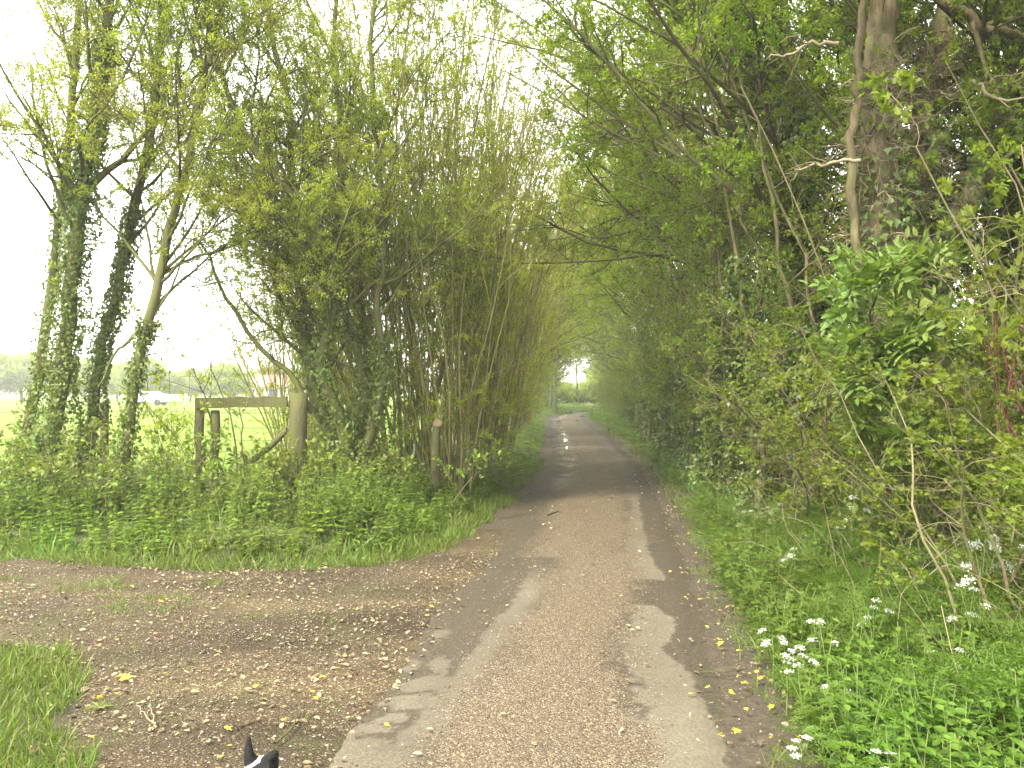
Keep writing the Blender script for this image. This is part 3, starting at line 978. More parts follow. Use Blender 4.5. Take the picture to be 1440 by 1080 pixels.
def right_trees():
    G = 'ivy-clad hedge trees arching over the lane from the right'
    specs = [
        (3.5, 10.6, 0, 301, 'hedge tree with dense bright crown arching over the lane, second trunk past the old tree', dict(ivyn=6500, H=7.8, reach=4.6, limbs=24)),
        (3.95, 14.6, 0, 302, 'leaning slender hedge tree with ivy and a bare limb over the lane', dict(ivyn=5500, H=8.6, reach=4.2, lean=1.2, limbs=24)),
        (4.35, 19.2, 0, 303, 'twin-stemmed hedge tree with ivy in dark sleeves, beyond the leaning one', dict(ivyn=6000, H=8.2, stems=3, reach=3.9)),
        (4.9, 24.5, 0, 304, 'hedge tree with low arching sprays, midway down the lane', dict(ivyn=4500, H=7.4, reach=3.9)),
    ]
    made = []
    for x, y, rz, seed, lab, kw in specs:
        root = thing('hedge_tree', lab, 'tree', (x, y, .25), rz, G)
        w, c, i = hedge_tree(seed, **kw)
        tree_parts(root, w, c, 'bark_dark', 'leaf_maple' if y < 16 else 'leaf_tunnel_lit', i)
        made.append(root)
    b, br = px_limb([(1060, 270), (985, 248), (930, 235), (880, 210), (830, 180), (790, 175)], 14.2, np.array([3.95, 14.6, .25]), .05, .012, 16, .02)
    g = Geo(); g.tubes(b, br, 6)
    e, er = sprout(b[None], br[None], 14, .2, 1, (.5, 1.2), .8, 6, 0, .2, .5, .004)
    g.tubes(e, er, 3)
    g.build('bare_limb', M['twig_pale'], made[1])
    root = thing('hedge_tree', 'x', 'tree', (0, 0, 0), 0, G)
    w, c, i = hedge_tree(305, H=10.5, lean=2.0, limbs=30, reach=5.0, n2=8, n3=5, tufts=3, per=4, size=.062, ivyn=3500, stems=2, lo=.27)
    tree_parts(root, w, c, 'bark_dark', 'leaf_tunnel_lit', i)
    made.append(root)
    for k, (src, x, y, rz, sc, lab) in enumerate([
            (0, 5.3, 29.5, .25, 1.0, 'hedge tree on the right where the lane starts to narrow'),
            (2, 5.6, 34.5, -.2, .95, 'three-stemmed hedge tree well down the right side of the lane'),
            (4, 5.9, 39.5, .3, .9, 'hedge tree beside the first puddles, on the right'),
            (1, 6.0, 45, -.15, .85, 'slender hedge tree short of the bend, on the right'),
            (4, 6.3, 50, .1, .9, 'hedge tree leaning over the far puddles'),
            (4, 6.7, 55.5, -.3, .85, 'three-stemmed hedge tree at the inside of the bend'),
            (4, 6.9, 60.2, .2, .7, 'last hedge tree at the right of the bright gap'),
    ]):
        o = dup(made[src])
        o.location = (x, y, .25)
        o.rotation_euler.z = rz
        o.scale = (sc,) * 3
        o['label'] = lab
    # trees behind the hedge that keep the sky out
    for k, (src, x, y, rz, sc, lab) in enumerate([
            (1, 6.2, 9.5, .6, .9, 'tree behind the hedge, close to the old trunk'),
            (3, 6.4, 15.5, .9, .95, 'tree behind the hedge, backing the leaning slender tree'),
            (0, 7.0, 21.5, .4, 1.0, 'tree behind the hedge, filling the gap past the twin stems'),
            (2, 7.8, 29, .5, 1.0, 'tree behind the hedge, midway down the lane'),
            (0, 5.4, 7.2, 2.4, .95, 'tree behind the old trunk, at the edge of the frame'),
            (3, 7.2, 11.8, 1.2, 1.05, 'tall tree behind the hedge between the old trunk and the leaning slender tree'),
            (2, 7.6, 8.8, 1.9, 1.0, 'tree far behind the old trunk, seen between its stems'),
            (0, 4.9, 9.6, .9, .95, 'tree crowding in behind the old trunk on the lane side'),
            (1, 5.6, 12.8, .5, .95, 'tree in the second row behind the first arching hedge tree'),
            (0, 6.6, 7.4, 3.0, 1.05, 'tree in the corner behind the great dark limb')]):
        o = dup(made[src])
        o.location = (x, y, .2)
        o.rotation_euler.z = rz
        o.scale = (sc,) * 3
        o['label'] = lab
        o['group'] = 'trees behind the right hedge'
    # left-hand trees whose crowns close the tunnel in the distance
    for k, (src, x, y, rz, sc, lab) in enumerate([
            (4, .0, 33, 3.3, .8, 'arching tree on the left that meets the right-hand trees overhead'),
            (4, .4, 40, 3.0, .9, 'arching tree on the left above the first puddles'),
            (4, .9, 47, 3.4, .95, 'arching tree on the left above the far puddles'),
            (4, 1.3, 54, 2.8, 1.0, 'arching tree on the left at the lane bend'),
            (4, 2.3, 62.5, 3.2, .95, 'last arching tree on the left of the bright gap'),
            (4, 1.9, 68.5, 2.9, 1.0, 'arching tree past the bend, its branches over the bright gap'),
            (4, 7.8, 64.5, -.2, .85, 'arching tree on the right that hangs over the bright gap'),
            (4, 2.6, 60.5, 3.6, .72, 'low arching tree on the left just before the bright gap'),
            (4, 2.5, 65.5, 3.1, .6, 'lowest arching tree on the left of the bright gap'),
            (4, 7.1, 62.5, .1, .62, 'low arching tree on the right just before the bright gap')]):
        o = dup(made[src]) if k else made[4]
        o.location = (x, y, .2)
        o.rotation_euler.z = rz
        o.scale = (sc,) * 3
        o['label'] = lab
        o['group'] = 'arching trees closing the tunnel from the left'


def ivy_stems():
    G = 'slim ivy-clad stems along the front of the right hedge'
    protos = []
    spots = [(1132, 8.8, 'slim ivy-clad stem beside the elder, dark ivy hanging to its foot'), (1072, 10.0, 'slim leaning ivy-clad stem just left of the elder'), (1030, 12.0, 'slim ivy-clad stem with a thick leafy sleeve, behind the first leaning stem'),
             (1000, 13.6, 'slim ivy-clad stem at the start of the feathery verge'), (975, 15.8, 'slim ivy-clad stem above the feathery verge, near the small white flowers'), (955, 18.0, 'slim ivy-clad stem above the small white flowers'),
             (935, 20.8, 'slim ivy-clad stem past the small white flowers'), (915, 24.0, 'slim ivy-clad stem midway along the right of the lane'), (900, 28.5, 'slim ivy-clad stem where the verge narrows'), (886, 34, 'farthest slim ivy-clad stem on the right')]
    for k, (px, Y, lab) in enumerate(spots):
        x = (px - CX) / F * Y
        v = k % 3
        if k < 3:
            reseed(360 + k)
            root = thing('ivy_clad_tree', lab, 'tree', (x, Y, .3), 0, G)
            wood, crown, ivy = Geo(), Geo(), Geo()
            H = 6.0
            ps, rs = [], []
            for q in range(2):
                p, r = limb([(q * .18, q * .25, -.2), (-.05 + q * .2, .1, H * .25), (-.3 + q * .15, rng.normal() * .2, H * .55), (-.75 - q * .3, rng.normal() * .3, H)], .05 - .012 * q, .01, 20, .03)
                wood.tubes(p, r, 7)
                ps.append(p); rs.append(r)
            P_, R_ = np.array(ps), np.array(rs)
            l, lr = sprout(P_, R_, 14, .2, 1, (.6, 1.3), 1.1, 7, .02, .18, .5, .004)
            wood.tubes(l, lr, 4)
            crown_from(wood, crown, l, lr, 6, 5, .5, .25, 2, 4, .038)
            ivy_on(ivy, P_, R_, 4200, .048, .02, [.5, .62, .42][k], (0, .12), .09)
            tree_parts(root, wood, crown, 'twig_brown', 'leaf_maple', ivy)
            protos.append(root)
        else:
            root = dup(protos[v])
            root.location = (x, Y, .3)
            root['label'] = lab
        root.rotation_euler.z = (k * 1.7) % 1.2 - .6
        root.scale = (1, 1, .85 + .08 * (k % 4))


def old_tree():
    reseed(350)
    Y = 7.7
    off = P(1240, 800, Y); off[2] = .2
    root = thing('old_oak', 'stout old tree at the right with bare rugged trunks and pale tangled twigs', 'tree', tuple(off))
    wood, crown, tw, ivy = Geo(), Geo(), Geo(), Geo()
    trunks = [
        ([(1262, 860), (1258, 600), (1250, 420), (1242, 300), (1236, 190), (1240, 90), (1246, 0), (1262, -200), (1250, -480)], .21, .09, [0, 0, 0, 0, 0, 0, 0, .1, .2]),
        ([(1290, 860), (1290, 500), (1285, 330), (1298, 200), (1312, 90), (1335, 0), (1380, -190), (1440, -400)], .17, .06, [.4, .5, .5, .6, .6, .7, .9, 1.2]),
        ([(1290, 700), (1310, 420), (1350, 290), (1400, 230), (1450, 185), (1540, 110), (1640, -40)], .2, .07, [.5, .6, .6, .7, .7, .8, .8]),
    ]
    ls, lr = [], []
    for pix, r0, r1, dy in trunks:
        p, r = px_limb(pix, Y, off, r0, r1, 46, .012, dy)
        wood.tubes(p, r, 18, .12)
        ls.append(p); lr.append(r)
    P_, R_ = np.array(ls), np.array(lr)
    b, br = px_limb([(1210, 420), (1203, 330), (1196, 230), (1202, 140), (1214, 40), (1205, -80)], Y - .25, off, .042, .028, 26, .018)
    wood.tubes(b, br, 9, .15)
    for pix, dy in (([(1330, 0), (1370, 25), (1410, 45), (1450, 62), (1500, 100)], .1), ([(1250, -80), (1180, -150), (1060, -190), (900, -230)], .2), ([(1262, -200), (1180, -330), (1020, -420)], -.4),
                    ([(1250, -300), (1330, -420), (1500, -520)], -.6), ([(1246, -60), (1200, -160), (1130, -260)], -1.2)):
        q, qr = px_limb(pix, Y, off, .06, .02, 14, .03, np.linspace(.1, dy, len(pix)))
        wood.tubes(q, qr, 7)
        l, l2 = sprout(q[None], qr[None], 8, .25, 1, (.5, 1.1), 1.3, 8, .02, .15, .6, .006)
        wood.tubes(l, l2, 5)
        crown_from(wood, crown, l, l2, 7, 6, .7, .35, 3, 4, .048)
    # pale tangle of bare shoots round the trunks
    for t0, t1, n, L in ((.12, .62, 190, .5),):
        e, er = sprout(P_[:2], R_[:2], n, t0, t1, (.8, 1.5), L, 8, -.03, .33, .12, .003, side=(-.5, -.9, 0), shrink=.2, rmax=.011)
        tw.tubes(e, er, 5)
        e2, er2 = sprout(e, er, 3, .3, 1, (.4, 1.2), .28, 5, 0, .3, .7, .002)
        tw.tubes(e2, er2, 3)
        keep = rng.random(len(e2)) < .1
        leaves(crown, LOBED, e2[keep], er2[keep], 2, 3, .055, flat=1.2)
    for pix in ([(1368, 112), (1385, 128), (1410, 140), (1440, 138), (1470, 125)], [(1180, 60), (1140, 62), (1110, 75), (1080, 80)], [(1210, 225), (1160, 228), (1120, 238)]):
        q, qr = px_limb(pix, Y - .5, off, .018, .008, 14, .01)
        tw.tubes(q, qr, 6)
        e, er = sprout(q[None], qr[None], 7, .3, 1, (.5, 1.2), .3, 6, 0, .3, .6, .002)
        tw.tubes(e, er, 3)
    ivy_on(ivy, P_[:2], R_[:2], 3200, .055, .02, .46, (0, .12), .06)
    ivy_on(ivy, P_[2:], R_[2:], 900, .06, .05, .5, (0, .1), .06)
    wood.build('trunk', M['bark_old'], root)
    tw.build('dead_twigs', M['twig_pale'], root)
    crown.build('crown', M['leaf_hawthorn'], root)
    ivy.build('ivy', M['leaf_ivy'], root)


def hedge_shrub(seed, H=2.4, W=.6, n=24, dens=2, size=.032):
    reseed(seed)
    wood, crown = Geo(), Geo()
    o = np.stack([rng.normal(size=n) * .25, rng.normal(size=n) * .45, np.full(n, -.05)], 1)
    d = np.stack([rng.normal(size=n) * .3 - .1, rng.normal(size=n) * .3, np.ones(n)], 1)
    p, r = walk(o, d, H * rng.uniform(.5, 1.1, n), rng.uniform(.006, .015, n), .003, 9, .02, .16)
    wood.tubes(p, r, 5)
    w, wr = sprout(p, r, 8, .12, 1, (.6, 1.4), W, 7, -.01, .28, .5, .002, side=(-.2, 0, 0))
    wood.tubes(w, wr, 4)
    w2, wr2 = sprout(w, wr, 6, .15, 1, (.5, 1.3), .28, 5, 0, .28, .5, .0012)
    wood.tubes(w2, wr2, 3)
    hh = w2[:, -1]
    keep = np.sin(hh[:, 0] * 6.1 + hh[:, 2] * 4.3) + np.sin(hh[:, 1] * 5.3 - hh[:, 2] * 3.1) + rng.normal(size=len(hh)) * .5 > -.15
    leaves(crown, LOBED, w2[keep], wr2[keep], dens, 5, size, flat=1.0, spread=.012)
    return wood, crown


ORD = ('first second third fourth fifth sixth seventh eighth ninth tenth eleventh twelfth thirteenth fourteenth fifteenth sixteenth seventeenth eighteenth nineteenth twentieth '
       'twenty-first twenty-second twenty-third twenty-fourth twenty-fifth twenty-sixth twenty-seventh twenty-eighth twenty-ninth thirtieth thirty-first thirty-second thirty-third thirty-fourth thirty-fifth thirty-sixth').split()


def right_hedge():
    G = 'hawthorn bushes of the right hedge'
    protos = []
    for s in range(3):
        w, c = hedge_shrub(400 + s, H=[2.5, 2.1, 2.8][s], dens=[4, 3, 4][s])
        protos.append((w, c))
    lines = []
    Y = 4.3
    k = 0
    reseed(420)
    roots = [None] * 3
    names = ['nearest low hawthorn bush at the edge of the frame, beside the nearest white flowers', 'hawthorn bush at the edge of the frame with red stems behind it', 'hawthorn bush in front of the old tree, under the elder',
             'hawthorn bush left of the elder', 'hawthorn bush at the foot of the first ivy-clad hedge tree']
    while Y < 62:
        x = float(-np.interp(Y, [b[1] for b in bank_r], [-b[0] for b in bank_r])) + float(np.interp(Y, [4, 6, 9, 14], [1.4, 1.47, 1.42, 1.42])) + rng.normal() * .12
        v = k % 3
        z = float(ground_h(np.array([x]), np.array([Y]))[0])
        lab = names[k] if k < 5 else ''
        if k >= 5:
            lab = '%s hawthorn bush along the front of the right hedge, counted from the camera' % ORD[k]
        if roots[v] is None:
            o = thing('hawthorn_bush', lab, 'bush', (x, Y, z), 0, G)
            w, c = protos[v]
            tree_parts(o, w, c, 'twig_brown', 'leaf_hawthorn', None, 'stems')
            roots[v] = o
        else:
            o = dup(roots[v])
            o['label'] = lab
        o.location = (x, Y, z)
        o.rotation_euler.z = rng.uniform(-.5, .5)
        sc = rng.uniform(.9, 1.15)
        o.scale = (sc * (.62 if Y < 8 else .85), sc, sc * float(np.interp(Y, [4.3, 5.4, 6.3, 12, 14], [.62, .8, .58, .62, 1])))
        Y += 1.25 if Y < 14 else (1.7 if Y < 30 else 2.6)
        k += 1
    # taller second row
    Y, k = 5.2, 0
    while Y < 34:
        x = float(-np.interp(Y, [b[1] for b in bank_r], [-b[0] for b in bank_r])) + 2.9 + rng.normal() * .2
        o = dup(roots[k % 3])
        o['label'] = '%s tall hawthorn bush along the back of the right hedge, counted from the camera' % ORD[k]
        o['group'] = 'tall hawthorn bushes behind the right hedge'
        o.location = (x, Y, .15)
        o.rotation_euler.z = rng.uniform(-.6, .6)
        sc = rng.uniform(1.5, 1.9)
        o.scale = (sc * .9, sc * .9, sc)
        Y += 1.9 if Y < 14 else 2.8
        k += 1

    # elder with blue-green pinnate leaves
    reseed(440)
    c = P(1265, 480, 6.3)
    root = thing('elder_bush', 'elder bush with large fresh blue-green leaflets hanging before the old tree', 'bush', (c[0] + .25, 6.5, .25))
    wood, crown = Geo(), Geo()
    n = 19
    tips = np.array([P(px, py, yy) for px, py, yy in zip(rng.uniform(1195, 1335, n), rng.uniform(350, 640, n), rng.uniform(5.35, 5.9, n))]) - np.array([c[0] + .25, 6.5, .25])
    pp, rr = [], []
    for t in tips:
        p, r = limb([(rng.normal() * .1, .1, -.1), (t[0] * .4 + .12, .15, t[2] * .5), (t[0] * .8, t[1] * .6, t[2] * .9), t], .014, .005, 12, .015)
        pp.append(p); rr.append(r)
    pp, rr = np.array(pp), np.array(rr)
    wood.tubes(pp, rr, 5)
    w, wr = sprout(pp, rr, 6, .5, 1, (.5, 1.2), .3, 5, .02, .2, .6, .003)
    wood.tubes(w, wr, 4)
    leaves(crown, ELDER, w, wr, 2, 2, .145, t0=.4, flat=1.2, out=.9, spread=.01)
    leaves(crown, ELDER, pp, rr, 5, 2, .16, t0=.75, flat=1.2, out=.8, spread=.02)
    tree_parts(root, wood, crown, 'stem_green_br', 'leaf_elder', None, 'stems')

    # red-stemmed dogwood
    reseed(450)
    c = P(1420, 640, 5.6)
    root = thing('dogwood_bush', 'dogwood with thin red stems at the edge of the hedge', 'bush', (c[0], 5.6, .25))
    wood, crown = Geo(), Geo()
    for pix in ([(1440, 760), (1432, 640), (1402, 555), (1385, 470), (1366, 400)], [(1400, 760), (1404, 600), (1402, 500), (1400, 400)], [(1450, 600), (1420, 530), (1404, 470), (1398, 420)],
                [(1425, 720), (1415, 560), (1440, 450), (1445, 350)]):
        p, r = px_limb(pix, 5.6, np.array([c[0], 5.6, .25]), .009, .004, 14, .008)
        wood.tubes(p, r, 5)
        w, wr = sprout(p[None], r[None], 7, .3, 1, (.5, 1.1), .22, 5, .05, .15, .6, .002)
        wood.tubes(w, wr, 3)
        leaves(crown, LEAF, w, wr, 2, 3, .045, flat=1.2)
    tree_parts(root, wood, crown, 'twig_red', 'leaf_hawthorn', None, 'stems')


# ------------------------------------------------------------------ ground cover
def hz(x, y):
    return ground_h(np.asarray(x), np.asarray(y))


def nettles(g, gs, x, y, hmin, hmax, size, pairs=5, tmpl=LEAF, whorl=False):
    n = len(x)
    o = np.stack([x, y, hz(x, y) - .02], 1)
    H = rng.uniform(hmin, hmax, n)
    d = np.stack([rng.normal(size=n) * .22, rng.normal(size=n) * .22, np.ones(n)], 1)
    p, r = walk(o, d, H, np.full(n, .004), .002, 5, .0, .12)
    gs.tubes(p, r, 3)
    for k in range(pairs):
        t = np.full(n, .25 + .75 * k / (pairs - 1))
        q, tan, _ = at_param(p, r, np.arange(n), t)
        a = rng.uniform(0, np.pi) + k * np.pi / 2 + rng.normal(size=n) * .4
        s = size * (1.15 - .6 * (k / (pairs - 1)) ** 1.5) * (.8 + .5 * H / hmax)
        for sg in (0, np.pi):
            dd = np.stack([np.cos(a + sg), np.sin(a + sg), .25 - .5 * rng.random(n)], 1)
            g.inst(tmpl, q, dd, np.array([0, 0, 1.0]) + rng.normal(size=(n, 3)) * .25, s * rng.uniform(.8, 1.2, n))


def scatter(n, x0, x1, y0, y1, test):
    x = rng.uniform(x0, x1, n)
    y = rng.uniform(y0, y1, n)
    m = test(x, y)
    return x[m], y[m]


def blades(g, x, y, h0, h1, lean=.5, z0=None):
    n = len(x)
    z = hz(x, y) - .005 if z0 is None else np.full(n, z0)
    d = np.stack([rng.normal(size=n) * lean, rng.normal(size=n) * lean, np.ones(n)], 1)
    nn = np.stack([rng.normal(size=n), rng.normal(size=n), np.zeros(n)], 1)
    g.inst(BLADE, np.stack([x, y, z], 1), d, nn, rng.uniform(h0, h1, n))


def undergrowth():
    # left bank -----------------------------------------------------
    reseed(500)
    L = lambda x, y: sd(bank_l, x, y)
    g, gs = Geo(), Geo()
    x, y = scatter(19000, -9, 1, 8.4, 16, lambda x, y: (L(x, y) > .10 + .25 * fbm(x, y, .6, 3)) & (L(x, y) < 3.6) & (rng.random(len(x)) < .4 + .6 * (fbm(x, y, .7, 12) > .45)))
    e = np.clip(L(x, y) / 1.0, .35, 1) * (.42 + 1.15 * fbm(x, y, .9, 19))
    n = len(x)
    e = np.clip(e, .2, 1)
    for lo, hi, hm in ((0, .6, .33), (.6, .9, .5), (.9, 1.01, .68)):
        m = (e >= lo) & (e < hi)
        nettles(g, gs, x[m], y[m], hm * .25, hm * .95, .058, 5)
    x, y = scatter(16000, -.6, 14, 16, 78, lambda x, y: (L(x, y) > .05) & (L(x, y) < 1.8))
    nettles(g, gs, x, y, .15, .5, .11, 3, LEAF_S)
    x, y = scatter(15000, 2, 22, 62, 92, lambda x, y: (L(x, y) > .1) & (L(x, y) < 12))
    nettles(g, gs, x, y, .15, .5, .16, 3, LEAF_S)
    ug = g.build('undergrowth', M['leaf_nettle'])
    tag(ug, 'dense nettles and herbs covering the left bank', 'undergrowth', kind='stuff')
    st = gs.build('stems', M['stem_green'], ug)

    # right verge ---------------------------------------------------
    reseed(510)
    R = lambda x, y: -sd(bank_r, x, y)
    g, gs = Geo(), Geo()
    x, y = scatter(5200, 1.1, 5.5, 3.0, 13, lambda x, y: (R(x, y) > .02 + .25 * fbm(x, y, .5, 4)) & (R(x, y) < 2.3) & (rng.random(len(x)) < .3 + .7 * (fbm(x, y, .5, 14) > .42)))
    # feathery fronds
    n = len(x)
    z = hz(x, y)
    e = np.clip(R(x, y) / .9, .22, 1.15)
    for k in range(5):
        a = rng.uniform(0, 2 * np.pi, n)
        h = rng.uniform(.02, .42, n) * e
        d = np.stack([np.cos(a), np.sin(a), rng.uniform(.2, 1.1, n)], 1)
        g.inst(FROND, np.stack([x + rng.normal(size=n) * .06, y + rng.normal(size=n) * .06, z + h], 1), d, np.array([0, 0, 1.0]) + rng.normal(size=(n, 3)) * .3, rng.uniform(.13, .26, n))
    x, y = scatter(3000, 1.1, 5.5, 3.0, 13, lambda x, y: (R(x, y) > .1 + .25 * fbm(x, y, .5, 4)) & (R(x, y) < 2.2) & (fbm(x, y, .6, 24) > .48))
    nettles(g, gs, x, y, .15, .55, .048, 6)
    x, y = scatter(4200, 1.1, 4.5, 3.0, 8, lambda x, y: (R(x, y) > .1) & (R(x, y) < 2.2) & (fbm(x, y, .7, 29) > .42))
    nettles(g, gs, x, y, .15, .5, .058, 5, LEAF)
    x, y = scatter(3000, 1.1, 3.4, 3.0, 9, lambda x, y: (R(x, y) > .03) & (R(x, y) < 1.6))
    n = len(x)
    for k in range(4):
        g.inst(WHORL, np.stack([x, y, hz(x, y) + .05 + .085 * k * rng.uniform(.6, 1.1, n)], 1) + rng.normal(size=(n, 3)) * .02, unit(n) * np.array([1, 1, .3]), np.array([0, 0, 1.0]) + rng.normal(size=(n, 3)) * .3, rng.uniform(.025, .045, n))
    x, y = scatter(9000, 2, 8, 13, 62, lambda x, y: (R(x, y) > .05) & (R(x, y) < 1.7))
    n = len(x)
    for k in range(2):
        a = rng.uniform(0, 2 * np.pi, n)
        d = np.stack([np.cos(a), np.sin(a), rng.uniform(.2, 1.1, n)], 1)
        g.inst(FERNY, np.stack([x, y, hz(x, y) + rng.uniform(.02, .3, n)], 1), d, np.array([0, 0, 1.0]) + rng.normal(size=(n, 3)) * .3, rng.uniform(.18, .34, n))
    vg = g.build('verge_plants', M['leaf_verge'])
    tag(vg, 'mass of feathery fresh green herbs on the right verge', 'verge plants', kind='stuff')
    gs.build('stems', M['stem_green'], vg)

    # dead stalks at the hedge foot
    reseed(520)
    g = Geo()
    x, y = scatter(5200, 1.6, 7, 3.8, 30, lambda x, y: (R(x, y) > .6) & (R(x, y) < 1.7))
    n = len(x)
    p, r = walk(np.stack([x, y, hz(x, y) - .02], 1), np.stack([rng.normal(size=n) * .5 - .1, rng.normal(size=n) * .5, np.ones(n)], 1), rng.uniform(.25, .95, n), rng.uniform(.002, .0045, n), .0015, 7, -.05, .18)
    g.tubes(p, r, 4)
    ds = g.build('dry_stalks', M['dry_stalk'])
    tag(ds, 'dead brown stalks and withered stems at the foot of the right hedge', 'dry stalks', kind='stuff')

    # grass ---------------------------------------------------------
    reseed(530)
    g = Geo()
    NL = lambda x, y: -sd(near_l, x, y)
    x, y = scatter(42000, -5.5, -1.6, 2.6, 6.8, lambda x, y: (NL(x, y) > -.12 + .5 * (fbm(x, y, .35, 41) - .45)))
    blades(g, x, y, .05, .15, .55)
    x, y = scatter(60000, -9, .9, 8, 22, lambda x, y: (L(x, y) > -.12 + .45 * (fbm(x, y, .4, 42) - .5)) & (L(x, y) < .75))
    blades(g, x, y, .06, .2, .6)
    x, y = scatter(7000, -9, .9, 8, 14, lambda x, y: (L(x, y) > .0) & (L(x, y) < 1.5) & (fbm(x, y, .5, 47) > .5))
    blades(g, x, y, .1, .3, .4)
    x, y = scatter(90000, -9, .6, 8, 14, lambda x, y: (L(x, y) > -.22 + .4 * (fbm(x, y, .4, 48) - .4)) & (L(x, y) < .4))
    blades(g, x, y, .05, .16, .7)
    # tufts on the middle of the track
    x, y = scatter(24000, -7, -1.2, 6.6, 9.2, lambda x, y: (fbm(x, y, .45, 43) > .57 + .10 * np.abs((y - 7.75 + .12 * x + .3) / .5)) & (x < -1.6 + .2 * rng.random(len(x))))
    blades(g, x, y, .03, .09, .8, -.006)
    x, y = scatter(9000, -4.5, -.8, 4.2, 7.5, lambda x, y: (fbm(x, y, .3, 44) > .66) & (sd(near_l, x, y) > 0))
    blades(g, x, y, .02, .06, .9, -.006)
    x, y = scatter(26000, 1.0, 6, 3.2, 40, lambda x, y: (R(x, y) > -.10 + .35 * (fbm(x, y, .4, 45) - .45)) & (R(x, y) < .7))
    blades(g, x, y, .05, .2, .6)
    gr = g.build('grass', M['grass'])
    tag(gr, 'fresh green grass on the verges and in tufts on the track', 'grass', kind='stuff')


def loose_stuff():
    reseed(600)
    oct_v = np.array([(1, 0, 0), (-1, 0, 0), (0, .75, 0), (0, -.75, 0), (0, 0, .55), (0, 0, -.55), (.6, .5, .3), (-.5, -.5, .35)], float)
    STONE = T(oct_v, [(0, 2, 4), (2, 1, 4), (1, 3, 4), (3, 0, 4), (2, 0, 5), (1, 2, 5), (3, 1, 5), (0, 3, 5)])
    gm, nt, out = mat('gravel_stone')
    gi = nt.nodes.new("ShaderNodeNewGeometry")
    c = ramp(nt, gi.outputs["Random Per Island"], [(0, (.06, .044, .028)), (.5, (.11, .083, .055)), (.85, (.18, .143, .10)), (1, (.36, .31, .25))])
    p = N(nt, "ShaderNodeBsdfPrincipled", Roughness=.85)
    nt.links.new(c, p.inputs["Base Color"])
    nt.links.new(p.outputs[0], out.inputs[0])
    g = Geo()

    def stones(x, y, z, s0, s1):
        n = len(x)
        s = s0 + (s1 - s0) * rng.random(n) ** 2.5
        d = unit(n); d[:, 2] *= .2
        g.inst(STONE, np.stack([x, y, z + s * .25], 1), d, np.array([0, 0, 1.0]) + rng.normal(size=(n, 3)) * .3, s)
    x, y = scatter(26000, -.9, 1.3, 3.3, 12, lambda x, y: (x > road_l(y) + .45) & (x < road_r(y) - .35) & (rng.random(len(x)) < np.clip(1.3 - y / 12, .2, 1)))
    stones(x, y, np.full(len(x), .018), .0025, .007)
    x, y = scatter(30000, -7, -.1, 3.3, 9.4, lambda x, y: (x < road_l(y) + .1) & (sd(bank_l, x, y) < -.1) & (sd(near_l, x, y) > .05) & (fbm(x, y, .5, 61) > .36))
    stones(x, y, np.full(len(x), -.004), .003, .011)
    x, y = scatter(5000, .8, 3.2, 3.3, 14, lambda x, y: (x > road_r(y) - .05) & (sd(bank_r, x, y) > -.15))
    stones(x, y, hz(x, y), .003, .011)
    tag(g.build('gravel', gm), 'loose brown gravel scattered over the lane crown and the track', 'gravel', kind='stuff')

    # brown leaf litter, crumbs of bark
    g = Geo()
    reseed(610)
    x, y = scatter(15000, -7, -.1, 3.3, 9.6, lambda x, y: (x < road_l(y) + .25) & (sd(bank_l, x, y) < .05) & (sd(near_l, x, y) > -.1) & (rng.random(len(x)) < .25 + .75 * (fbm(x, y, .6, 63) > .5)))
    X, Y_, Z = [x], [y], [np.full(len(x), .006)]
    x, y = scatter(22000, .8, 6, 3.3, 40, lambda x, y: (x > road_r(y) - .22 * rng.random(len(x)) ** 2) & (sd(bank_r, x, y) > -.2))
    X.append(x); Y_.append(y); Z.append(np.maximum(hz(x, y), -.01) + .014)
    x, y = scatter(5200, -1, 4, 3.3, 40, lambda x, y: (x > road_l(y)) & (x < road_r(y)))
    X.append(x); Y_.append(y); Z.append(np.full(len(x), .032))
    x, y = scatter(3200, -1.4, 3, 9, 40, lambda x, y: (x < road_l(y) + .2 * rng.random(len(x)) ** 2) & (sd(bank_l, x, y) < .25))
    X.append(x); Y_.append(y); Z.append(np.maximum(hz(x, y), -.01) + .014)
    x, y, z = np.concatenate(X), np.concatenate(Y_), np.concatenate(Z)
    n = len(x)
    d = unit(n); d[:, 2] *= .25
    g.inst(LEAF, np.stack([x, y, z + .004], 1), d, np.array([0, 0, 1.0]) + rng.normal(size=(n, 3)) * .3, .012 + .035 * rng.random(n) ** 2)
    tag(g.build('leaf_litter', M['litter']), 'withered brown leaf litter along the edges of the lane', 'leaf litter', kind='stuff')

    # single yellow leaves one can count
    reseed(620)
    GY = 'yellow leaves fallen on the lane and the track'
    g = Geo()
    tv = catv = LOBED
    g.inst(LOBED, np.array([[-.5, 0, .0]]), np.array([[1.0, 0, 0]]), np.array([[0, 0, 1.0]]), [1.0])
    me_o = g.build('fallen_leaf', M['yellow_leaf'])
    me_o.data.transform(__import__('mathutils').Matrix.Scale(1, 4))
    tag(me_o, 'large folded yellow leaf on the track near the grass, right one of a touching pair', 'fallen leaf')
    pos = P(180, 957, 5.25)
    me_o.location = (pos[0], pos[1], .02); me_o.scale = (.085, .085, .12); me_o.rotation_euler = (.2, -.25, .3)

    def put(x, y, z, s, lab, grp):
        o = me_o.copy(); C.objects.link(o)
        o.location = (x, y, z); o.scale = (s, s, s * 1.4)
        o.rotation_euler = (rng.normal() * .18, rng.normal() * .18, rng.uniform(0, 6.28))
        o['label'] = lab
        if grp: o['group'] = grp
        return o
    a = put(pos[0] - .055, pos[1] + .03, .02, .075, 'large orange-yellow leaf on the track near the grass, left one of a touching pair', None)
    gp = lambda px, py: (CH / ((py - HY) / F))
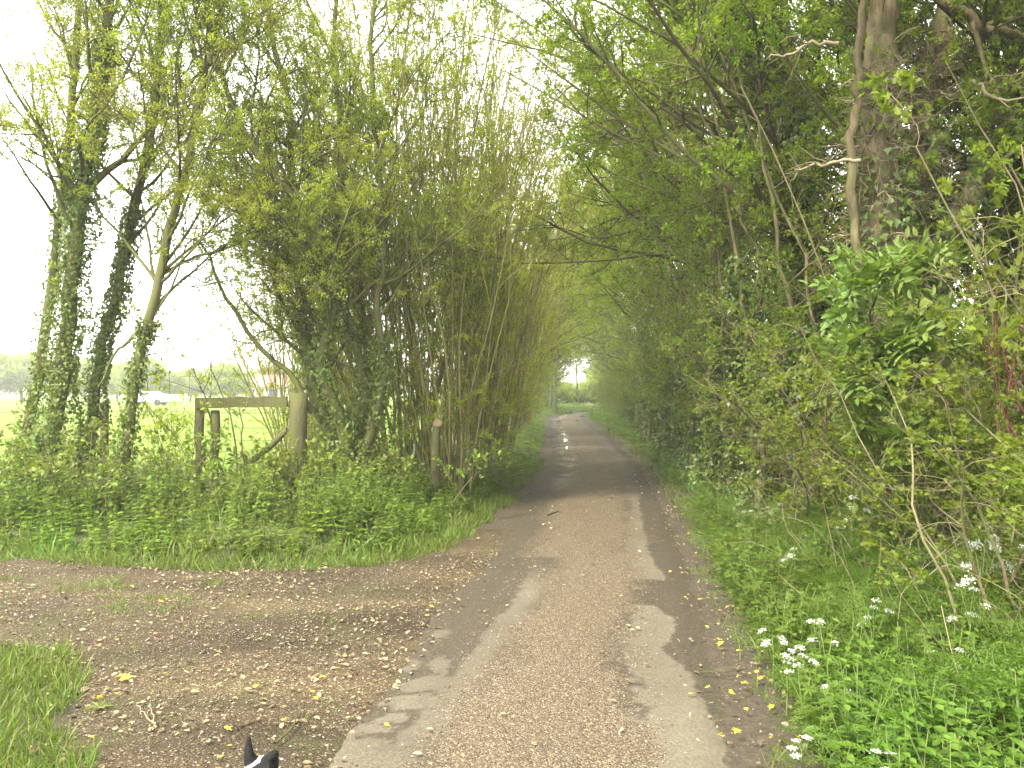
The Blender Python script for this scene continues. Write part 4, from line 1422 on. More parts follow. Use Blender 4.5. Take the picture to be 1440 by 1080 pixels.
    for (px, py) in ((485, 925), (545, 1023), (322, 1028), (322, 1052), (310, 1068), (475, 942), (140, 910), (165, 902), (235, 845), (265, 843), (228, 848), (660, 808), (695, 865), (745, 800), (607, 855), (600, 868),
                     (440, 975), (400, 1015), (445, 985), (455, 955), (130, 1040), (165, 978), (235, 950), (360, 968), (365, 960)):
        Y = gp(px, py)
        put((px - CX) / F * Y, Y, .018, rng.uniform(.03, .055), 'small yellow leaf fallen on the gravel of the lane side or track', GY)
    G2 = 'yellow leaves along the right edge of the lane'
    for k in range(70):
        Y = 4.2 + 12 * rng.random() ** 1.3
        x = float(road_r(Y)) + rng.normal() * .13 + .08
        put(x, Y, max(float(hz([x], [Y])[0]), 0) + .03, rng.uniform(.02, .045), 'small yellow leaf in the wet litter along the right lane edge', G2)
    for (px, py) in ((1035, 1037), (1048, 968), (1010, 905), (1012, 912)):
        Y = gp(px, py)
        put((px - CX) / F * Y, Y, .035, rng.uniform(.045, .065), 'small yellow leaf in the wet litter along the right lane edge', G2)

    # fallen twigs
    def twig(lab, pix, r, m):
        pts = np.array([(lambda Y: ((x - CX) / F * Y, Y, .014 + r))(gp(x, y)) for x, y in pix])
        c = pts.mean(0)
        q, rr = limb(pts - c, r, r * .5, 12, .004)
        g = Geo(); g.tubes(q, rr, 6)
        o = g.build('fallen_twig', M[m]); o.location = tuple(c)
        tag(o, lab, 'twig')
    twig('dark curved twig lying on the track behind the dog', [(388, 1050), (405, 1035), (418, 1015), (425, 990)], .006, 'bark_dark')
    twig('pale forked straw-coloured twig on the track, long arm', [(222, 1028), (210, 1015), (194, 997)], .006, 'twig_pale')
    twig('pale forked straw-coloured twig on the track, short arm', [(221, 1026), (216, 1010), (211, 994)], .005, 'twig_pale')
    twig('thin dark twig among yellow leaves on the right lane edge', [(985, 950), (1015, 948), (1050, 945)], .006, 'bark_dark')
    twig('short dark twig lying on the middle of the lane', [(770, 727), (785, 722), (792, 726)], .012, 'bark_dark')
    twig('small dark twig lying on the far side of the track', [(332, 894), (340, 889), (350, 888)], .006, 'bark_dark')


# ------------------------------------------------------------------ flowering plants
def cow_parsley(seed, H, nu, umb_r=.03):
    reseed(seed)
    st, lf, fl = Geo(), Geo(), []
    p, r = walk(np.zeros((1, 3)) + np.array([0, 0, -.03]), np.array([[.08, -.05, 1.0]]), np.array([H * .72]), np.array([.006]), .004, 7, 0, .05)
    st.tubes(p, r, 6)
    w, wr = sprout(p, r, nu, .45, 1, (.2, .6), H * .32, 6, .05, .08, .7, .002, shrink=.2)
    st.tubes(w, wr, 4)
    w2 = w
    for k in range(len(w)):
        tip = w[k, -1]
        ax = nrm(nrm(w[k, -1] - w[k, -2]) + np.array([0, 0, .8]))
        m = 9
        a = np.arange(m) * 2.4
        rr = umb_r * np.sqrt((np.arange(m) + .5) / m)
        u = nrm(np.cross(ax, [.3, .9, .1])); v = np.cross(ax, u)
        c = tip + ax * .03 + u * (rr * np.cos(a))[:, None] + v * (rr * np.sin(a))[:, None] - ax * (rr ** 2 / umb_r * .4)[:, None]
        ray = np.linspace(0, 1, 3)[None, :, None]
        st.tubes(tip[None, None] * (1 - ray) + c[:, None] * ray, np.full((m, 3), .0009), 3)
        f = Geo()
        q = np.repeat(c, 9, 0) + rng.normal(size=(m * 9, 3)) * .0062
        f.inst(FLOWERET, q, unit(m * 9), ax + rng.normal(size=(m * 9, 3)) * .3, np.full(m * 9, .0055))
        fl.append(f)
    n = 9
    t = rng.uniform(.05, .75, n)
    o, tan, _ = at_param(p, r, np.zeros(n, int), t)
    a = rng.uniform(0, 6.28, n)
    lf.inst(FROND, o, np.stack([np.cos(a), np.sin(a), .5 + 0 * a], 1), np.array([0, 0, 1.0]) + rng.normal(size=(n, 3)) * .2, rng.uniform(.16, .28, n) * H / .7)
    return st, lf, fl


def flowers():
    G = 'cow parsley flowering on the right verge'
    protos = []
    for k, (H, nu) in enumerate(((.62, 5), (.8, 6), (.5, 4))):
        st, lf, fl = cow_parsley(700 + k, H, nu)
        root = thing('cow_parsley', '', 'flower', group=G)
        st.build('stem', M['stem_green'], root)
        lf.build('foliage', M['leaf_verge'], root)
        for f in fl:
            f.build('flower_head', M['petal'], root)
        protos.append(root)
    # px, py of the flower heads in the photo and the depth at which they grow
    spots = [(1105, 900, 4.75, 'cow parsley in full white flower at the lane edge, the fullest clump'), (1145, 862, 4.95, 'white cow parsley standing just behind the fullest clump'),
             (1130, 905, 4.5, 'white cow parsley leaning in front of the fullest clump'), (1085, 870, 5.25, 'small white cow parsley at the lane edge behind the fullest clump'),
             (1235, 838, 5.0, 'lone white cow parsley before the dead brown stalks'), (1370, 815, 4.4, 'tall white cow parsley at the hedge, beside a dark stem'),
             (1385, 725, 4.5, 'tallest white cow parsley high against the hedge twigs'), (1418, 705, 4.6, 'white cow parsley half behind the hedge twigs'),
             (1385, 995, 3.75, 'short white cow parsley low among the near herbs'), (1255, 1058, 3.5, 'nearest white cow parsley, low beside the camera'),
             (1130, 1035, 3.95, 'sparse white cow parsley beside the bare soil of the lane edge'), (1175, 950, 4.4, 'sparse white cow parsley in the middle of the near herbs'),
             (1205, 690, 6.6, 'pale cow parsley under the elder'), (1340, 905, 4.3, 'creamy cow parsley among the dark hedge stems')]
    reseed(720)
    for k, (px, py, Y, lab) in enumerate(spots):
        v = (0, 1, 0, 2)[k % 4]
        o = protos[v] if k == v and k < 3 else dup(protos[v])
        top = P(px, py, Y)
        H = (.62, .8, .5)[v]
        z = float(hz([top[0]], [Y])[0])
        o.location = (top[0], Y, z)
        s = (top[2] - z + .03) / H
        o.scale = (min(max(s, .7), 1.0),) * 2 + (s,)
        o.rotation_euler.z = rng.uniform(0, 6.28)
        o['label'] = lab
    used = [protos[0], protos[1]]
    o = protos[2]
    Y = 6.9
    x = 2.1
    o.location = (x, Y, float(hz([x], [Y])[0])); o['label'] = 'short cow parsley where the verge bulges into the lane, past the fullest clump'
    G2 = 'distant cow parsley along the right verge'
    k = 0
    for (px, py) in ((985, 640), (940, 606), (925, 622), (955, 640), (1000, 655), (965, 655), (1010, 690), (1070, 715), (1060, 735), (945, 650), (972, 672), (930, 598), (915, 610), (1030, 668), (1048, 702), (990, 700), (1000, 740), (905, 598), (958, 618), (978, 612)):
        Y = float(np.interp(px, [905, 940, 985, 1030, 1070], [27, 19, 14.5, 11.5, 9.6])) * rng.uniform(.95, 1.05)
        top = P(px, py, Y)
        z = float(hz([top[0]], [Y])[0])
        s = float(np.clip((top[2] - z) / .75, .5, 1.2))
        o = dup(protos[1 if k % 2 else 0])
        o.location = (top[0], Y, z)
        o.scale = (.75, .75, s)
        o.rotation_euler.z = rng.uniform(0, 6.28)
        o['label'] = 'distant cow parsley with small white heads on the right verge'
        o['group'] = G2
        k += 1

    # dandelion by the near grass
    reseed(740)
    c = P(140, 995, 4.8); c[2] = 0
    root = thing('dandelion', 'single yellow dandelion at the corner of the near grass', 'flower', (c[0], c[1], 0))
    g = Geo()
    g.tubes(np.array([[(0, 0, 0), (.004, 0, .03), (.006, -.004, .055)]]), np.full((1, 3), .002), 5)
    g.build('stem', M['stem_green'], root)
    g = Geo()
    n = 70
    a = rng.uniform(0, 6.28, n)
    g.inst(LEAF_N, np.tile(np.array([.006, -.004, .055]), (n, 1)), np.stack([np.cos(a), np.sin(a), rng.uniform(.05, 1.4, n)], 1), np.tile([0, 0, 1.0], (n, 1)) + unit(n) * .2, rng.uniform(.012, .02, n))
    g.build('flower_head', plain_mat('dandelion_yellow', (.80, .52, .01), (.85, .6, .02), .7), root)
    g = Geo()
    a = np.arange(8) * .8
    g.inst(LEAF_N, np.zeros((8, 3)) + np.array([0, 0, .004]), np.stack([np.cos(a), np.sin(a), .2 + 0 * a], 1), np.tile([0, 0, 1.0], (8, 1)), rng.uniform(.06, .1, 8))
    g.build('foliage', M['grass'], root)


def brambles():
    G = 'bramble and sapling scrub in front of the field fence'
    labs = ['bramble thicket before the field gateway', 'bramble thicket below the ivy-clad ashes', 'light leafy scrub left of the gateway rail', 'bramble thicket at the left end of the bank, under the outermost ash',
            'bramble thicket between the gatepost tree and the sawn stem']
    spots = [(345, 10.9), (120, 10.8), (262, 11.9), (10, 11.6), (520, 11.6)]
    for k, ((px, Y), lab) in enumerate(zip(spots, labs)):
        reseed(760 + k)
        x = (px - CX) / F * Y
        root = thing('bramble_bush', lab, 'bush', (x, Y, float(hz([x], [Y])[0])), 0, G)
        wood, crown = Geo(), Geo()
        n = 24
        o = np.stack([rng.normal(size=n) * .55, rng.normal(size=n) * .3, np.full(n, -.02)], 1)
        d = np.stack([rng.normal(size=n) * .55, rng.normal(size=n) * .4 - .1, np.ones(n)], 1)
        H = [.95, 1.0, 1.7, 1.1, .9][k]
        p, r = walk(o, d, H * rng.uniform(.6, 1.2, n), np.full(n, .006), .003, 9, -.05 if k != 2 else .0, .13)
        wood.tubes(p, r, 4)
        w, wr = sprout(p, r, 8, .25, 1, (.5, 1.3), .35, 5, 0, .2, .6, .002)
        wood.tubes(w, wr, 3)
        leaves(crown, LEAF, w, wr, 2 if k == 2 else 3, 3, .06, flat=1.3)
        tree_parts(root, wood, crown, 'stem_green_br', 'leaf_spring' if k == 2 else 'leaf_bramble', None, 'stems')
    # thin bare saplings in the gateway
    for k, (pix, Y, lab) in enumerate((([(338, 680), (330, 610), (322, 580), (308, 545), (296, 515), (285, 470)], 11.2, 'thin bare sapling behind the end of the rail'),
                                       ([(345, 690), (340, 620), (338, 575), (330, 560)], 11.0, 'thin dark sapling standing in the gateway'),
                                       ([(300, 600), (288, 560), (276, 530), (262, 500)], 11.3, 'forked bare sapling at the left gateway post'))):
        reseed(780 + k)
        off = P(pix[0][0], pix[0][1], Y)
        root = thing('sapling', lab, 'sapling', tuple(off))
        g, c = Geo(), Geo()
        p, r = px_limb(pix, Y, off, .013, .004, 14, .01)
        p[0, 2] -= .35
        g.tubes(p, r, 5)
        e, er = sprout(p[None], r[None], 9, .35, 1, (.5, 1.1), .5, 6, .03, .2, .6, .002)
        g.tubes(e, er, 3)
        leaves(c, LEAF_S, e, er, 2, 3, .035)
        g.build('stem', M['bark_dark'], root)
        c.build('foliage', M['leaf_spring'], root)


# ------------------------------------------------------------------ fences, stem, far things
def capped(g, p, r, sides=10):
    g.tubes(p[None], r[None], sides)
    return g


def fences():
    reseed(800)
    Y = 11.7
    off = P(350, 700, Y); off[2] = 0
    root = thing('rail_fence', 'weathered wooden gateway rail on a round post and a thick gatepost with diagonal brace', 'fence', tuple(off))

    def post(px, ytop, r, name='post', lab=None, yb=760, Yp=Y, m='post'):
        a, b = P(px, yb, Yp) - off, P(px, ytop, Yp) - off
        K = 9
        q = a[None] * (1 - np.linspace(0, 1, K)[:, None]) + b[None] * np.linspace(0, 1, K)[:, None] + rng.normal(size=(K, 3)) * .006
        rad = r * (1 + rng.normal(size=K) * .04)
        q = np.vstack([q, q[-1] + [0, 0, .012], q[-1] + [0, 0, .013]]); rad = np.concatenate([rad, [r * .8, .001]])
        g = Geo(); g.tubes(q[None], rad[None], 12)
        o = g.build(name, M[m], root)
        if lab: o['label'] = lab
    post(281, 560, .062, 'post', 'mossy round post under the left end of the rail')
    post(420, 554, .115, 'gatepost', 'thick round gatepost')
    post(302, 578, .055, 'post', 'rough leaning stake')
    a, b = P(276, 567, Y - .07) - off, P(404, 565, Y - .07) - off
    g = Geo()
    K = 10
    t = np.linspace(0, 1, K)
    h, w = .066, .035
    vs = []
    for k in range(K):
        c = a + (b - a) * t[k] + np.array([0, 0, rng.normal() * .004])
        vs += [c + [0, -w, -h], c + [0, w, -h], c + [0, w, h + rng.normal() * .003], c + [0, -w, h + rng.normal() * .003]]
    f = [(4 * k + i, 4 * k + 4 + i, 4 * k + 4 + (i + 1) % 4, 4 * k + (i + 1) % 4) for k in range(K - 1) for i in range(4)]
    g.add(np.array(vs), f + [(0, 1, 2, 3), (4 * K - 1, 4 * K - 2, 4 * K - 3, 4 * K - 4)])
    g.build('rail', M['post'], root)
    g = Geo()
    p, r = px_limb([(404, 604), (375, 632), (330, 665)], Y + .05, off, .04, .04, 8, .004)
    g.tubes(p, r, 8)
    g.build('brace', M['post'], root)

    # netting fence along the field
    Yf = 13.6
    off = P(200, 650, Yf); off[2] = 0
    root = thing('wire_fence', 'rusty sheep netting on round wooden posts along the edge of the field', 'fence', tuple(off))
    for px in (-190, 147, 470):
        a, b = P(px, 700, Yf) - off, P(px, 567, Yf) - off
        q = a[None] * (1 - np.linspace(0, 1, 7)[:, None]) + b[None] * np.linspace(0, 1, 7)[:, None]
        q = np.vstack([q, q[-1] + [0, 0, .01]])
        g = Geo(); g.tubes(q[None], np.array([[.06] * 7 + [.001]]), 10)
        g.build('post', M['post'], root)
    g = Geo()
    x0, x1 = P(-190, 0, Yf)[0] - off[0], P(470, 0, Yf)[0] - off[0]
    xs = np.linspace(x0, x1, 44)
    zs = [.12, .3, .45, .6, .75, .92, 1.1, 1.32]
    for z in zs:
        g.tubes(np.stack([xs, xs * 0 - .07, z + .012 * np.sin(xs * 2.1 + z)], 1)[None], np.full((1, 44), .0042), 4)
    for x in np.arange(x0, x1, .2):
        g.tubes(np.array([[(x, -.07, .12), (x + .01, -.072, .5), (x, -.07, .92)]]), np.full((1, 3), .0028), 4)
    g.build('netting', M['wire'], root)

    # sawn-off stem at the foot of the hazel
    Y = 12.4
    off = P(615, 690, Y); off[2] = 0
    root = thing('sawn_stem', 'sawn-off tree stem with pale orange cut top on the left bank', 'stump', tuple(off))
    p, r = px_limb([(611, 700), (612, 640), (614, 597)], Y, off, .066, .055, 12, .006)
    g = Geo(); g.tubes(p, r, 12)
    g.build('trunk', M['bark_dark'], root)
    a = np.linspace(0, 6.283, 14, endpoint=False)
    t = p[-1]
    # slanting cut facing the lane
    rim = t + np.stack([np.cos(a) * .057, np.sin(a) * .057, .05 * np.sin(a)], 1)
    low = t + np.stack([np.cos(a) * .057, np.sin(a) * .057, -.012 + 0 * a], 1)
    top = rim + np.array([0, 0, .03])
    v = np.vstack([low, top, top.mean(0)[None]])
    f4 = [(k, (k + 1) % 14, 14 + (k + 1) % 14, 14 + k) for k in range(14)]
    g = Geo(); g.add(v, f4); g.f.append(np.array([(14 + k, 14 + (k + 1) % 14, 28) for k in range(14)])); g.sm.append(False)
    g.build('cut_face', M['cut_wood'], root)


def box(g, x0, x1, y0, y1, z0, z1):
    v = [(x, y, z) for z in (z0, z1) for x, y in ((x0, y0), (x1, y0), (x1, y1), (x0, y1))]
    g.add(v, [(0, 3, 2, 1), (4, 5, 6, 7), (0, 1, 5, 4), (1, 2, 6, 5), (2, 3, 7, 6), (3, 0, 4, 7)])


def round_tree(seed, H, W, n, size, mname):
    reseed(seed)
    wood, crown = Geo(), Geo()
    p, r = limb([(0, 0, -.1), (.05 * H, 0, H * .3), (0, .03 * H, H * .62)], .03 * H, .012 * H, 10, .02)
    wood.tubes(p, r, 7)
    l, lr = sprout(p[None], r[None], 16, .3, 1, (.4, 1.2), H * .42, 7, .06, .12, .5, .01)
    wood.tubes(l, lr, 5)
    # leaf clumps over an uneven crown
    k = 70
    u = unit(k)
    c = u * np.array([W, W, H * .38]) * rng.uniform(.45, 1.0, k)[:, None] + np.array([0, 0, H * .58])
    c = c[c[:, 2] > H * .12]
    q = np.repeat(c, n, 0) + rng.normal(size=(len(c) * n, 3)) * np.array([W, W, H * .3]) * .16
    crown.inst(LEAF_S, q, unit(len(q)), unit(len(q)) + np.array([0, 0, .8]), size * rng.uniform(.7, 1.3, len(q)))
    return wood, crown


def far_things():
    M['leaf_far'] = leaf_mat('leaf_far', [(.15, .20, .03), (.20, .25, .04), (.24, .28, .05)], .4)
    M['leaf_copper'] = leaf_mat('leaf_copper', [(.17, .085, .05), (.22, .12, .06), (.20, .15, .06)], .3)
    pr = {}

    def ft(v, px, Y, h, lab, grp):
        top = HY - (h - CH) / Y * F
        x = (px - CX) / F * Y
        if v not in pr:
            w, c = round_tree(850 + v, 6, 2.9 if v < 2 else 2.4, 130, .34, 'leaf_far')
            o = thing('field_tree', lab, 'tree', (x, Y, 0), 0, grp)
            tree_parts(o, w, c, 'bark_dark', 'leaf_copper' if v == 2 else 'leaf_far')
            pr[v] = o
        else:
            o = dup(pr[v])
        o.location = (x, Y, 0)
        s = h / 6
        o.scale = (s * 1.15, s * 1.15, s)
        o.rotation_euler.z = px * .7
        o['label'] = lab
        o['group'] = grp
    G = 'trees along the far edge of the field'
    ft(0, 322, 104, 4.9, 'rounded green tree alone at the far side of the field, above the rail', G)
    ft(2, 383, 125, 5.2, 'reddish-brown tree beside the low building across the field', G)
    ft(1, 200, 112, 5.6, 'green tree across the field behind the parked car', G)
    for k, (px, v, h, Y) in enumerate(((-60, 0, 6, 118), (-10, 1, 6.5, 120), (30, 0, 7, 124), (75, 1, 5.5, 126), (120, 0, 6.2, 120), (165, 1, 5.2, 128), (235, 0, 4.2, 118), (268, 1, 4.6, 128), (295, 0, 4.0, 132), (350, 1, 4.2, 134),
                                       (410, 2, 4.6, 130), (440, 0, 5.2, 134), (480, 1, 5.4, 130), (520, 0, 5.6, 134), (-120, 1, 6.6, 122), (560, 1, 5.2, 132))):
        ft(v, px, Y, h, 'hazy hedgerow tree on the far side of the field', 'hazy hedgerow trees on the far side of the field')
    # bushes in the bright gap at the end of the tunnel
    G = 'sunlit bushes beyond the lane bend'
    for k, (px, Y, h, lab) in enumerate(((770, 73, 2.8, 'sunlit bush at the left of the bright gap beyond the bend'), (790, 75, 2.3, 'sunlit bush left of the pole in the bright gap'), (812, 76.5, 2.1, 'sunlit bush right behind the pole in the bright gap'),
                                         (834, 77, 2.6, 'sunlit bush at the right of the bright gap beyond the bend'), (858, 79, 3.5, 'sunlit bush hidden half by the right hedge beyond the bend'), (748, 80, 4.0, 'tall bush beyond the bend behind the left hazels'))):
        ft(k % 2, px, Y, h, lab, G)
    for k, (px, Y, h) in enumerate(((700, 95, 6.5), (735, 100, 6.0), (880, 95, 6.5), (920, 90, 7))):
        ft(k % 2, px, Y, h, 'tree standing far beyond the lane bend', 'trees far beyond the lane bend')
    c = P(811, 575, 74.5)
    g = Geo()
    g.tubes(np.array([[(0, 0, -.3), (.02, 0, 2), (.0, 0, 3.6)]]), np.array([[.09, .08, .07]]), 8)
    root = thing('pole', 'thin dark pole standing in the bright gap beyond the bend', 'pole', (c[0], 74.5, 0))
    g.build('shaft', M['bark_dark'], root)

    # low building, car and white rail at the far side of the field
    Y = 112
    c = P(378, 560, Y)
    root = thing('house', 'low brown-roofed building across the field behind the rail', 'house', (c[0], Y, 0))
    wl = plain_mat('house_wall', (.55, .50, .42), (.62, .57, .5), .9)
    rf = plain_mat('house_roof', (.16, .10, .075), (.22, .14, .10), .9)
    dk = plain_mat('house_glass', (.05, .055, .06), None, .2)
    g = Geo(); box(g, -4.2, 4.2, 0, 5, -.2, 2.0); g.build('wall', wl, root)
    g = Geo()
    v = [(-4.6, -.4, 1.95), (4.6, -.4, 1.95), (4.6, 5.4, 1.95), (-4.6, 5.4, 1.95), (-3.4, 2.5, 3.5), (3.4, 2.5, 3.5)]
    g.add(v, [(0, 1, 5, 4), (2, 3, 4, 5), (3, 2, 1, 0)]); g.f.append(np.array([(1, 2, 5), (3, 0, 4)])); g.sm.append(False)
    g.build('roof', rf, root)
    for x in (-2.8, 0, 2.4):
        g = Geo(); box(g, x, x + 1.1, -.03, .05, .8, 1.7); g.build('window', dk, root)
    g = Geo(); box(g, -1.6, -.7, -.035, .05, 0, 1.8); g.build('door', rf, root)

    Y = 96
    c = P(208, 575, Y)
    root = thing('parked_car', 'pale parked car at the far side of the field, half hidden by a trunk', 'car', (c[0], Y, .03))
    paint = plain_mat('car_paint', (.34, .36, .38), (.38, .40, .42), .3, 2, .5)
    prof = [(-2.1, .35), (-2.1, .75), (-1.9, .9), (-1.0, 1.0), (-.4, 1.42), (.9, 1.45), (1.6, 1.02), (2.0, .92), (2.1, .6), (2.1, .35)]
    g = Geo()
    n = len(prof)
    v = [(x, s * (.82 if z < 1.1 else .66), z) for s in (-1, 1) for x, z in prof]
    g.add(v, [(k, (k + 1) % n, n + (k + 1) % n, n + k) for k in range(n)])
    g.f.append(np.array([list(range(n))[::-1], list(range(n, 2 * n))])); g.sm.append(False)
    g.build('body', paint, root)
    g = Geo()
    g.add([(-.85, -.815, 1.0), (1.35, -.815, 1.0), (.8, -.70, 1.36), (-.38, -.70, 1.36)], [(0, 1, 2, 3)])
    g.add([(-.85, .815, 1.0), (1.35, .815, 1.0), (.8, .70, 1.36), (-.38, .70, 1.36)], [(3, 2, 1, 0)])
    g.build('window', dk, root)
    tyre = plain_mat('tyre', (.02, .02, .02), None, .9)
    for x in (-1.3, 1.3):
        for s in (-1, 1):
            g = Geo()
            a = np.linspace(0, 6.283, 16, endpoint=False)
            pts = np.array([[(x, s * .70, .32), (x, s * .71, .32), (x, s * .87, .32), (x, s * .88, .32)]])
            g.tubes(pts, np.array([[.05, .32, .32, .05]]), 16)
            g.build('wheel', tyre, root)

    Y = 99
    c = P(232, 570, Y)
    root = thing('white_rail', 'short white post-and-rail at the far side of the field beside the parked car', 'fence', (c[0], Y, 0))
    wt = plain_mat('white_paint', (.75, .75, .72), (.8, .8, .78), .6)
    for x in (-2.2, 0, 2.2):
        g = Geo(); box(g, x - .05, x + .05, -.05, .05, -.1, 1.2); g.build('post', wt, root)
    for z in (.55, 1.0):
        g = Geo(); box(g, -2.4, 2.4, -.09, -.055, z, z + .12); g.build('rail', wt, root)


# ------------------------------------------------------------------ the dog
def dog():
    """small black and white dog trotting ahead; the photo shows only ears and crown"""
    Yd = 3.62
    hx, hz_ = (368 - CX) / F * Yd, CH - (1075 - HY) / F * Yd      # skull centre
    base = np.array([hx + .02, Yd - .30, 0])
    J = [  # position relative to base, radius (x, y), parent
        ((.0, -.10, .150), (.050, .050), -1),      # 0 pelvis
        ((.0, .03, .148), (.050, .052), 0),        # 1 belly
        ((.0, .16, .140), (.052, .058), 1),        # 2 chest
        ((-.008, .235, .150), (.042, .044), 2),    # 3 neck
        ((-.018, .30, hz_ - .018), (.060, .058), 3),   # 4 skull
        ((-.035, .37, hz_ - .045), (.030, .028), 4),  # 5 muzzle
        ((-.045, .42, hz_ - .055), (.018, .016), 5),  # 6 nose
        ((-.062, .285, hz_ + .012), (.046, .034), 4),  # 7 left ear root
        ((-.064, .282, hz_ + .060), (.034, .020), 7),
        ((-.062, .280, hz_ + .122), (.006, .006), 8),  # 9 tip
        ((.022, .285, hz_ + .018), (.044, .034), 4),   # 10 right ear root
        ((.030, .280, hz_ + .052), (.032, .024), 10),
        ((.055, .275, hz_ + .052), (.018, .015), 11),  # folded tip
        ((.0, -.17, .175), (.018, .018), 0),        # 13 tail
        ((.0, -.24, .205), (.012, .012), 13),
        ((.0, -.29, .235), (.006, .006), 14),
    ]
    for s in (-1, 1):
        b = len(J)
        J += [((s * .045, .17, .095), (.026, .028), 2), ((s * .048, .155 + s * .02, .062), (.017, .018), b), ((s * .052, .165 + s * .03, .03), (.013, .013), b + 1), ((s * .052, .185 + s * .03, .014), (.016, .012), b + 2)]
        b = len(J)
        J += [((s * .040, -.09, .105), (.028, .032), 0), ((s * .045, -.06 - s * .02, .08), (.022, .024), b), ((s * .045, -.12 - s * .02, .052), (.013, .013), b + 1), ((s * .05, -.10 - s * .03, .022), (.013, .013), b + 2), ((s * .05, -.08 - s * .03, .013), (.016, .011), b + 3)]
    me = bpy.data.meshes.new('dog')
    me.from_pydata([j[0] for j in J], [(j[2], k) for k, j in enumerate(J) if j[2] >= 0], [])
    o = bpy.data.objects.new('dog', me)
    C.objects.link(o)
    o.location = tuple(base)
    sk = o.modifiers.new('skin', 'SKIN')
    sk.use_smooth_shade = True
    for k, j in enumerate(J):
        me.skin_vertices[0].data[k].radius = j[1]
    me.skin_vertices[0].data[0].use_root = True
    ss = o.modifiers.new('sub', 'SUBSURF')
    ss.levels = 2; ss.render_levels = 3
    m, nt, out = mat('dog_coat')
    tc = nt.nodes.new("ShaderNodeTexCoord").outputs["Object"]
    sx = nt.nodes.new("ShaderNodeSeparateXYZ")
    nt.links.new(tc, sx.inputs[0])
    nz = noise(nt, 60, 4, .7, tc)
    # white ruff round the neck, on chest and lower legs
    yy = mathn(nt, 'ADD', mathn(nt, 'SUBTRACT', sx.outputs[2], mathn(nt, 'MULTIPLY', sx.outputs[0], .56)), mathn(nt, 'MULTIPLY', nz, .012))
    band = mathn(nt, 'LESS_THAN', mathn(nt, 'ABSOLUTE', mathn(nt, 'SUBTRACT', yy, .234)), .007)
    side = mathn(nt, 'LESS_THAN', sx.outputs[0], -.012)
    legs = mathn(nt, 'LESS_THAN', sx.outputs[2], .045)
    w = mathn(nt, 'MAXIMUM', mathn(nt, 'MULTIPLY', band, mathn(nt, 'MULTIPLY', side, mathn(nt, 'GREATER_THAN', sx.outputs[1], .2))), legs)
    blk = ramp(nt, nz, [(.3, (.003, .003, .0028)), (.7, (.011, .010, .009))])
    wht = ramp(nt, nz, [(.3, (.28, .27, .25)), (.7, (.42, .41, .39))])
    c = mix(nt, w, blk, wht)
    p = N(nt, "ShaderNodeBsdfPrincipled", Roughness=.75)
    p.inputs['Specular IOR Level'].default_value = .15
    nt.links.new(c, p.inputs["Base Color"])
    b = N(nt, "ShaderNodeBump")
    b.inputs["Strength"].default_value = .5
    b.inputs["Distance"].default_value = .004
    nt.links.new(noise(nt, 240, 3, .7, tc), b.inputs["Height"])
    nt.links.new(b.outputs[0], p.inputs["Normal"])
    nt.links.new(p.outputs[0], out.inputs[0])
    me.materials.append(m)
    tag(o, 'small black and white dog walking ahead with one ear pricked and one folded', 'dog')


left_ash_trees()
gateway_tree()
left_hazels()
right_trees()
old_tree()
ivy_stems()
right_hedge()
undergrowth()
loose_stuff()
flowers()
brambles()
fences()
far_things()
dog()

# ------------------------------------------------------------------ light, sky, camera
SUN = np.array([-.50, -.58, .86]); SUN /= np.linalg.norm(SUN)
w = bpy.data.worlds.new("World")
S.world = w
w.use_nodes = True
nt = w.node_tree
nt.nodes.clear()
wo = nt.nodes.new("ShaderNodeOutputWorld")
bg = nt.nodes.new("ShaderNodeBackground")
sky = nt.nodes.new("ShaderNodeTexSky")
sky.sky_type = 'NISHITA'
sky.sun_disc = False
sky.sun_elevation = math.asin(SUN[2])
sky.sun_rotation = math.atan2(SUN[0], SUN[1])
sky.air_density = 1.0
sky.dust_density = 2.0
sky.ozone_density = 1.0
hs = nt.nodes.new("ShaderNodeHueSaturation")
hs.inputs["Saturation"].default_value = .3      # thin bright cloud
nt.links.new(sky.outputs[0], hs.inputs["Color"])
tcw = nt.nodes.new("ShaderNodeTexCoord").outputs["Generated"]
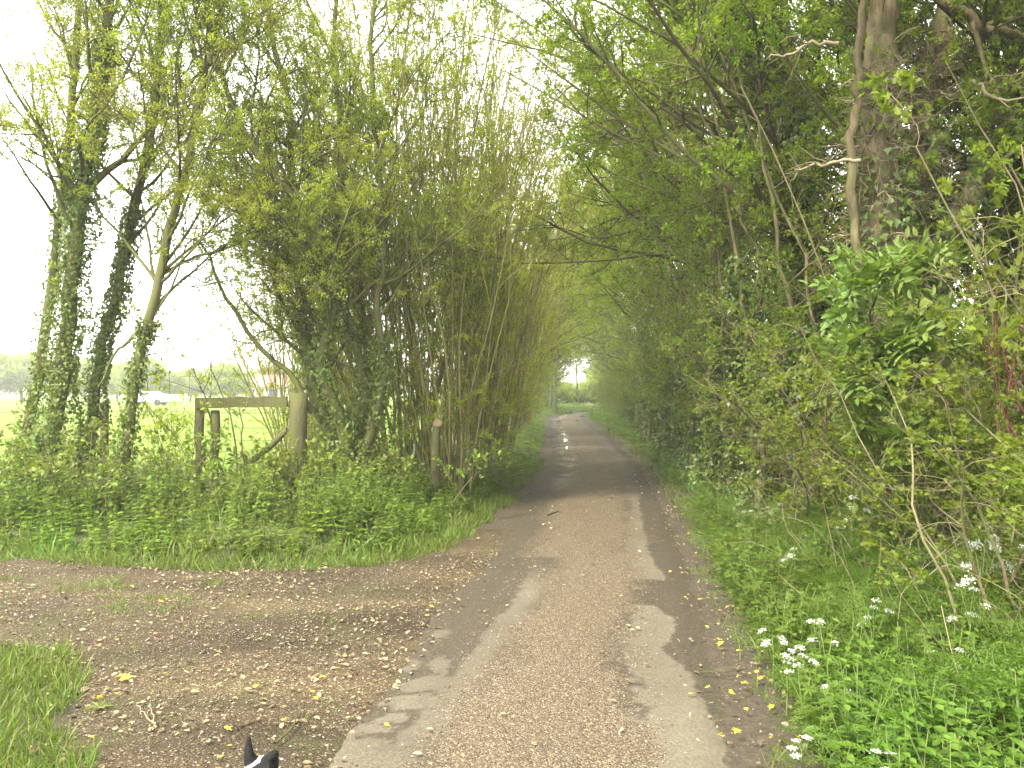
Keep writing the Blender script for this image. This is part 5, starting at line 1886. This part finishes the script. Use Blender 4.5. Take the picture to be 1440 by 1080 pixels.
cl = noise(nt, 2.2, 5, .55, tcw)
veil = ramp(nt, cl, [(.3, (5.2, 5.2, 4.9)), (.7, (6.6, 6.5, 6.0))])      # bright high overcast
nt.links.new(mix(nt, 1.0, hs.outputs[0], veil, 'ADD'), bg.inputs[0])
bg.inputs[1].default_value = .15
nt.links.new(bg.outputs[0], wo.inputs[0])

sd_ = bpy.data.lights.new('sun', 'SUN')
sd_.energy = 3.0
sd_.angle = math.radians(5)
sd_.color = (1, .91, .74)
so = bpy.data.objects.new('sun', sd_)
C.objects.link(so)
from mathutils import Vector
so.rotation_euler = Vector(tuple(-SUN)).to_track_quat('-Z', 'Y').to_euler()
so.location = (-20, -20, 30)

# bright spring mist between the trees
hm = bpy.data.materials.new('haze')
hm.use_nodes = True
nt = hm.node_tree
nt.nodes.clear()
ho = nt.nodes.new("ShaderNodeOutputMaterial")
pv = nt.nodes.new("ShaderNodeVolumePrincipled")
pv.inputs["Color"].default_value = (.98, 1.0, .90, 1)
pv.inputs["Density"].default_value = .0014
pv.inputs["Anisotropy"].default_value = .2
nt.links.new(pv.outputs[0], ho.inputs["Volume"])
g = Geo()
box(g, -1600, 1600, -400, 3200, -1.6, 17)
hob = g.build('haze', hm)
tag(hob, 'pale spring haze hanging along the lane', 'haze', kind='stuff')

cam = bpy.data.cameras.new('camera')
cam.sensor_width = 36
cam.lens = F / 1440 * 36
cam.clip_start = .05
cam.clip_end = 5000
co = bpy.data.objects.new('camera', cam)
C.objects.link(co)
co.location = (0, 0, CH)
co.rotation_euler = (math.radians(90) + math.atan((HY - 540) / F), 0, 0)
S.camera = co

S.view_settings.view_transform = 'Standard'
S.view_settings.look = 'None'
S.view_settings.gamma = 1
S.view_settings.exposure = 1.92
S.render.engine = 'CYCLES'
cy = S.cycles
cy.max_bounces = 9
cy.diffuse_bounces = 6
cy.glossy_bounces = 2
cy.transmission_bounces = 5
cy.transparent_max_bounces = 4
cy.caustics_reflective = False
cy.caustics_refractive = False
cy.use_denoising = True
